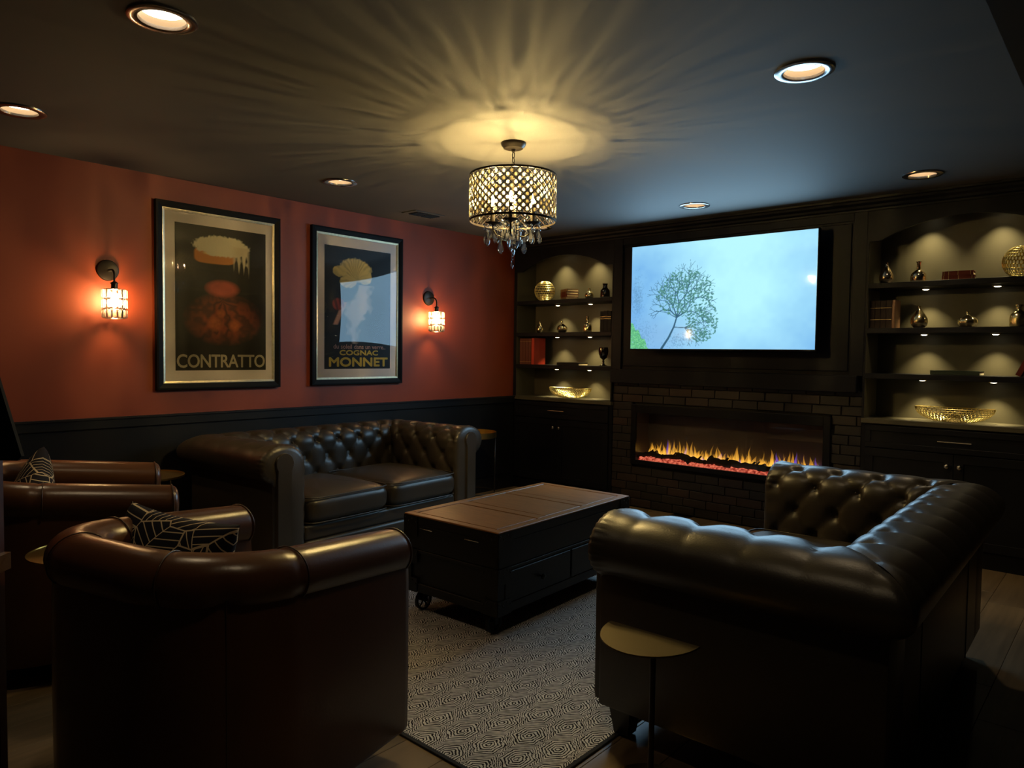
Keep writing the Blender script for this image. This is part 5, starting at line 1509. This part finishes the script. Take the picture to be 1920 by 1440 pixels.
vase([(0.036, 0), (0.037, 0.004), (0.014, 0.014), (0.008, 0.03), (0.012, 0.046), (0.006, 0.055), (0.030, 0.075), (0.043, 0.11), (0.046, 0.14), (0.041, 0.172), (0.039, 0.172), (0.043, 0.14), (0.038, 0.11), (0.02, 0.08), (0.001, 0.075)],
     M['gunmetal'], 'silvery footed goblet on the left third shelf', 1.000, S3, name='goblet', group='goblets')['category'] = 'goblet'

def book(label, cover, pages, dims, loc, rot=(0, 0, 0), upright=True, band=None, group=None):
    """upright: spine faces -y; dims = (thickness x, depth y, height z). lying: dims = (length x, depth y, thickness z), spine on -y"""
    a, b, c = dims
    t = thing('book', label, 'book', (0, 0, 0), 0, group)
    ct = 0.0025
    mb = MB()
    if upright:
        mb.box(-a / 2, -a / 2 + ct, -b / 2, b / 2, 0, c); mb.box(a / 2 - ct, a / 2, -b / 2, b / 2, 0, c); mb.box(-a / 2, a / 2, -b / 2, -b / 2 + ct, 0, c, 0.0008, 1)
        m2 = MB(); m2.box(-a / 2 + ct, a / 2 - ct, -b / 2 + ct, b / 2 - 0.004, 0.003, c - 0.003)
    else:
        mb.box(-a / 2, a / 2, -b / 2, b / 2, 0, ct); mb.box(-a / 2, a / 2, -b / 2, b / 2, c - ct, c); mb.box(-a / 2, a / 2, -b / 2, -b / 2 + ct, 0, c, 0.0008, 1)
        m2 = MB(); m2.box(-a / 2 + 0.003, a / 2 - 0.003, -b / 2 + ct, b / 2 - 0.003, ct, c - ct)
    part('cover', mb, cover, t); part('pages', m2, pages, t)
    if band:
        m3 = MB()
        for f in band:
            if upright: m3.box(-a / 2 - 0.0004, a / 2 + 0.0004, -b / 2 - 0.0006, -b / 2 + 0.0008, c * f, c * f + 0.003)
            else: m3.box(-a / 2 + a * f, -a / 2 + a * f + 0.003, -b / 2 - 0.0006, -b / 2 + 0.0008, 0.001, c - 0.001)
        part('gilt_band', m3, M['gilt'], t)
    t.location = loc; t.rotation_euler = rot
    return t
# stack on the left top shelf: turned so spine and page edge both show
zz = S1 + 0.0005
for k, (cov, pg, dm, rz_, lb) in enumerate(((M['bk_tan'], M['page'], (0.155, 0.12, 0.026), 0.70, 'tan book at the bottom of the stack on the left top shelf'), (M['bk_dkred'], M['page'], (0.165, 0.12, 0.024), 0.62, 'dark red book second from the bottom of the left top stack'),
                              (M['bk_dkred'], M['page'], (0.16, 0.122, 0.026), 0.66, 'dark red book third from the bottom of the left top stack'), (M['bk_tan'], M['page'], (0.16, 0.115, 0.024), 0.58, 'tan book topmost of the stack on the left top shelf'))):
    book(lb, cov, pg, dm, (0.585, 0.135, zz), (0, 0, -rz_ * 0.85), False, (0.12, 0.85), 'books stacked on the left top shelf'); zz += dm[2] + 0.0006
# black books at the right of the left middle shelf
for k in range(3):
    book('black book %s beside the gold bottle vase, left middle shelf' % ('with gilt band, first' , 'with gilt band, middle', 'with gilt band, against the side')[k], M['bk_black'], M['pagew'], (0.038, 0.14, 0.186 + 0.004 * (k % 2)), (1.010 + 0.0395 * k + 0.02, 0.11, S2 + 0.0005), (0, 0, 0), True, (0.62, 0.72), 'black books on the left middle shelf')
# red set on the third shelf
ordn = ('leftmost', 'second', 'third', 'fourth')
for k in range(4):
    book('brown spined volume, %s of the red set on the left third shelf' % ordn[k], M['bk_spine'], M['pagew'], (0.036, 0.17, 0.256), (0.074 + 0.0368 * k, 0.118, S3 + 0.0005), (0, 0, 0), True, (0.1, 0.88), 'matched red volumes on the left third shelf')
book('bright red cloth book ending the row on the left third shelf', M['bk_red'], M['pagew'], (0.036, 0.175, 0.260), (0.074 + 0.0368 * 4 + 0.002, 0.120, S3 + 0.0005), (0, 0, 0), True, None, 'matched red volumes on the left third shelf')
book('thin black book lying flat on the left third shelf', M['bk_black'], M['page'], (0.245, 0.17, 0.027), (0.640, 0.125, S3 + 0.0005), (0, 0, 0.08), False)
# right bookcase
zz = S1 + 0.0005
for k, (cov, dm, lb) in enumerate(((M['bk_dkred'], (0.185, 0.13, 0.030), 'dark red book lying under another on the right top shelf'), (M['bk_dkred'], (0.175, 0.125, 0.028), 'dark red book lying on top of another on the right top shelf'))):
    book(lb, cov, M['page'], dm, (3.800, 0.125, zz), (0, 0, 0.10 - 0.06 * k), False, (0.05, 0.2, 0.5, 0.9), 'dark red books on the right top shelf'); zz += dm[2] + 0.0006
for k in range(4):
    book('dark leather volume, %s of the row on the right middle shelf' % ordn[k], M['bk_dark'], M['page'], (0.034, 0.135, 0.192), (3.300 + 0.0348 * k, 0.115, S2 + 0.0005), (0, 0, 0), True, (0.3, 0.72), 'dark volumes on the right middle shelf')
book('tan book ending the dark row on the right middle shelf', M['bk_tan'], M['page'], (0.020, 0.14, 0.194), (3.300 + 0.0348 * 4 - 0.006, 0.118, S2 + 0.0005), (0, 0, 0), True, None, 'dark volumes on the right middle shelf')
book('thin dark green book lying flat on the right third shelf', M['bk_green'], M['pagew'], (0.28, 0.19, 0.028), (3.810, 0.13, S3 + 0.0005), (0, 0, 0.0), False)
book('dark red book leaning at the right edge of the right third shelf', M['bk_dkred'], M['page'], (0.030, 0.15, 0.215), (4.150, 0.125, S3 + 0.0068), (0, 0.42, 0), True, None)
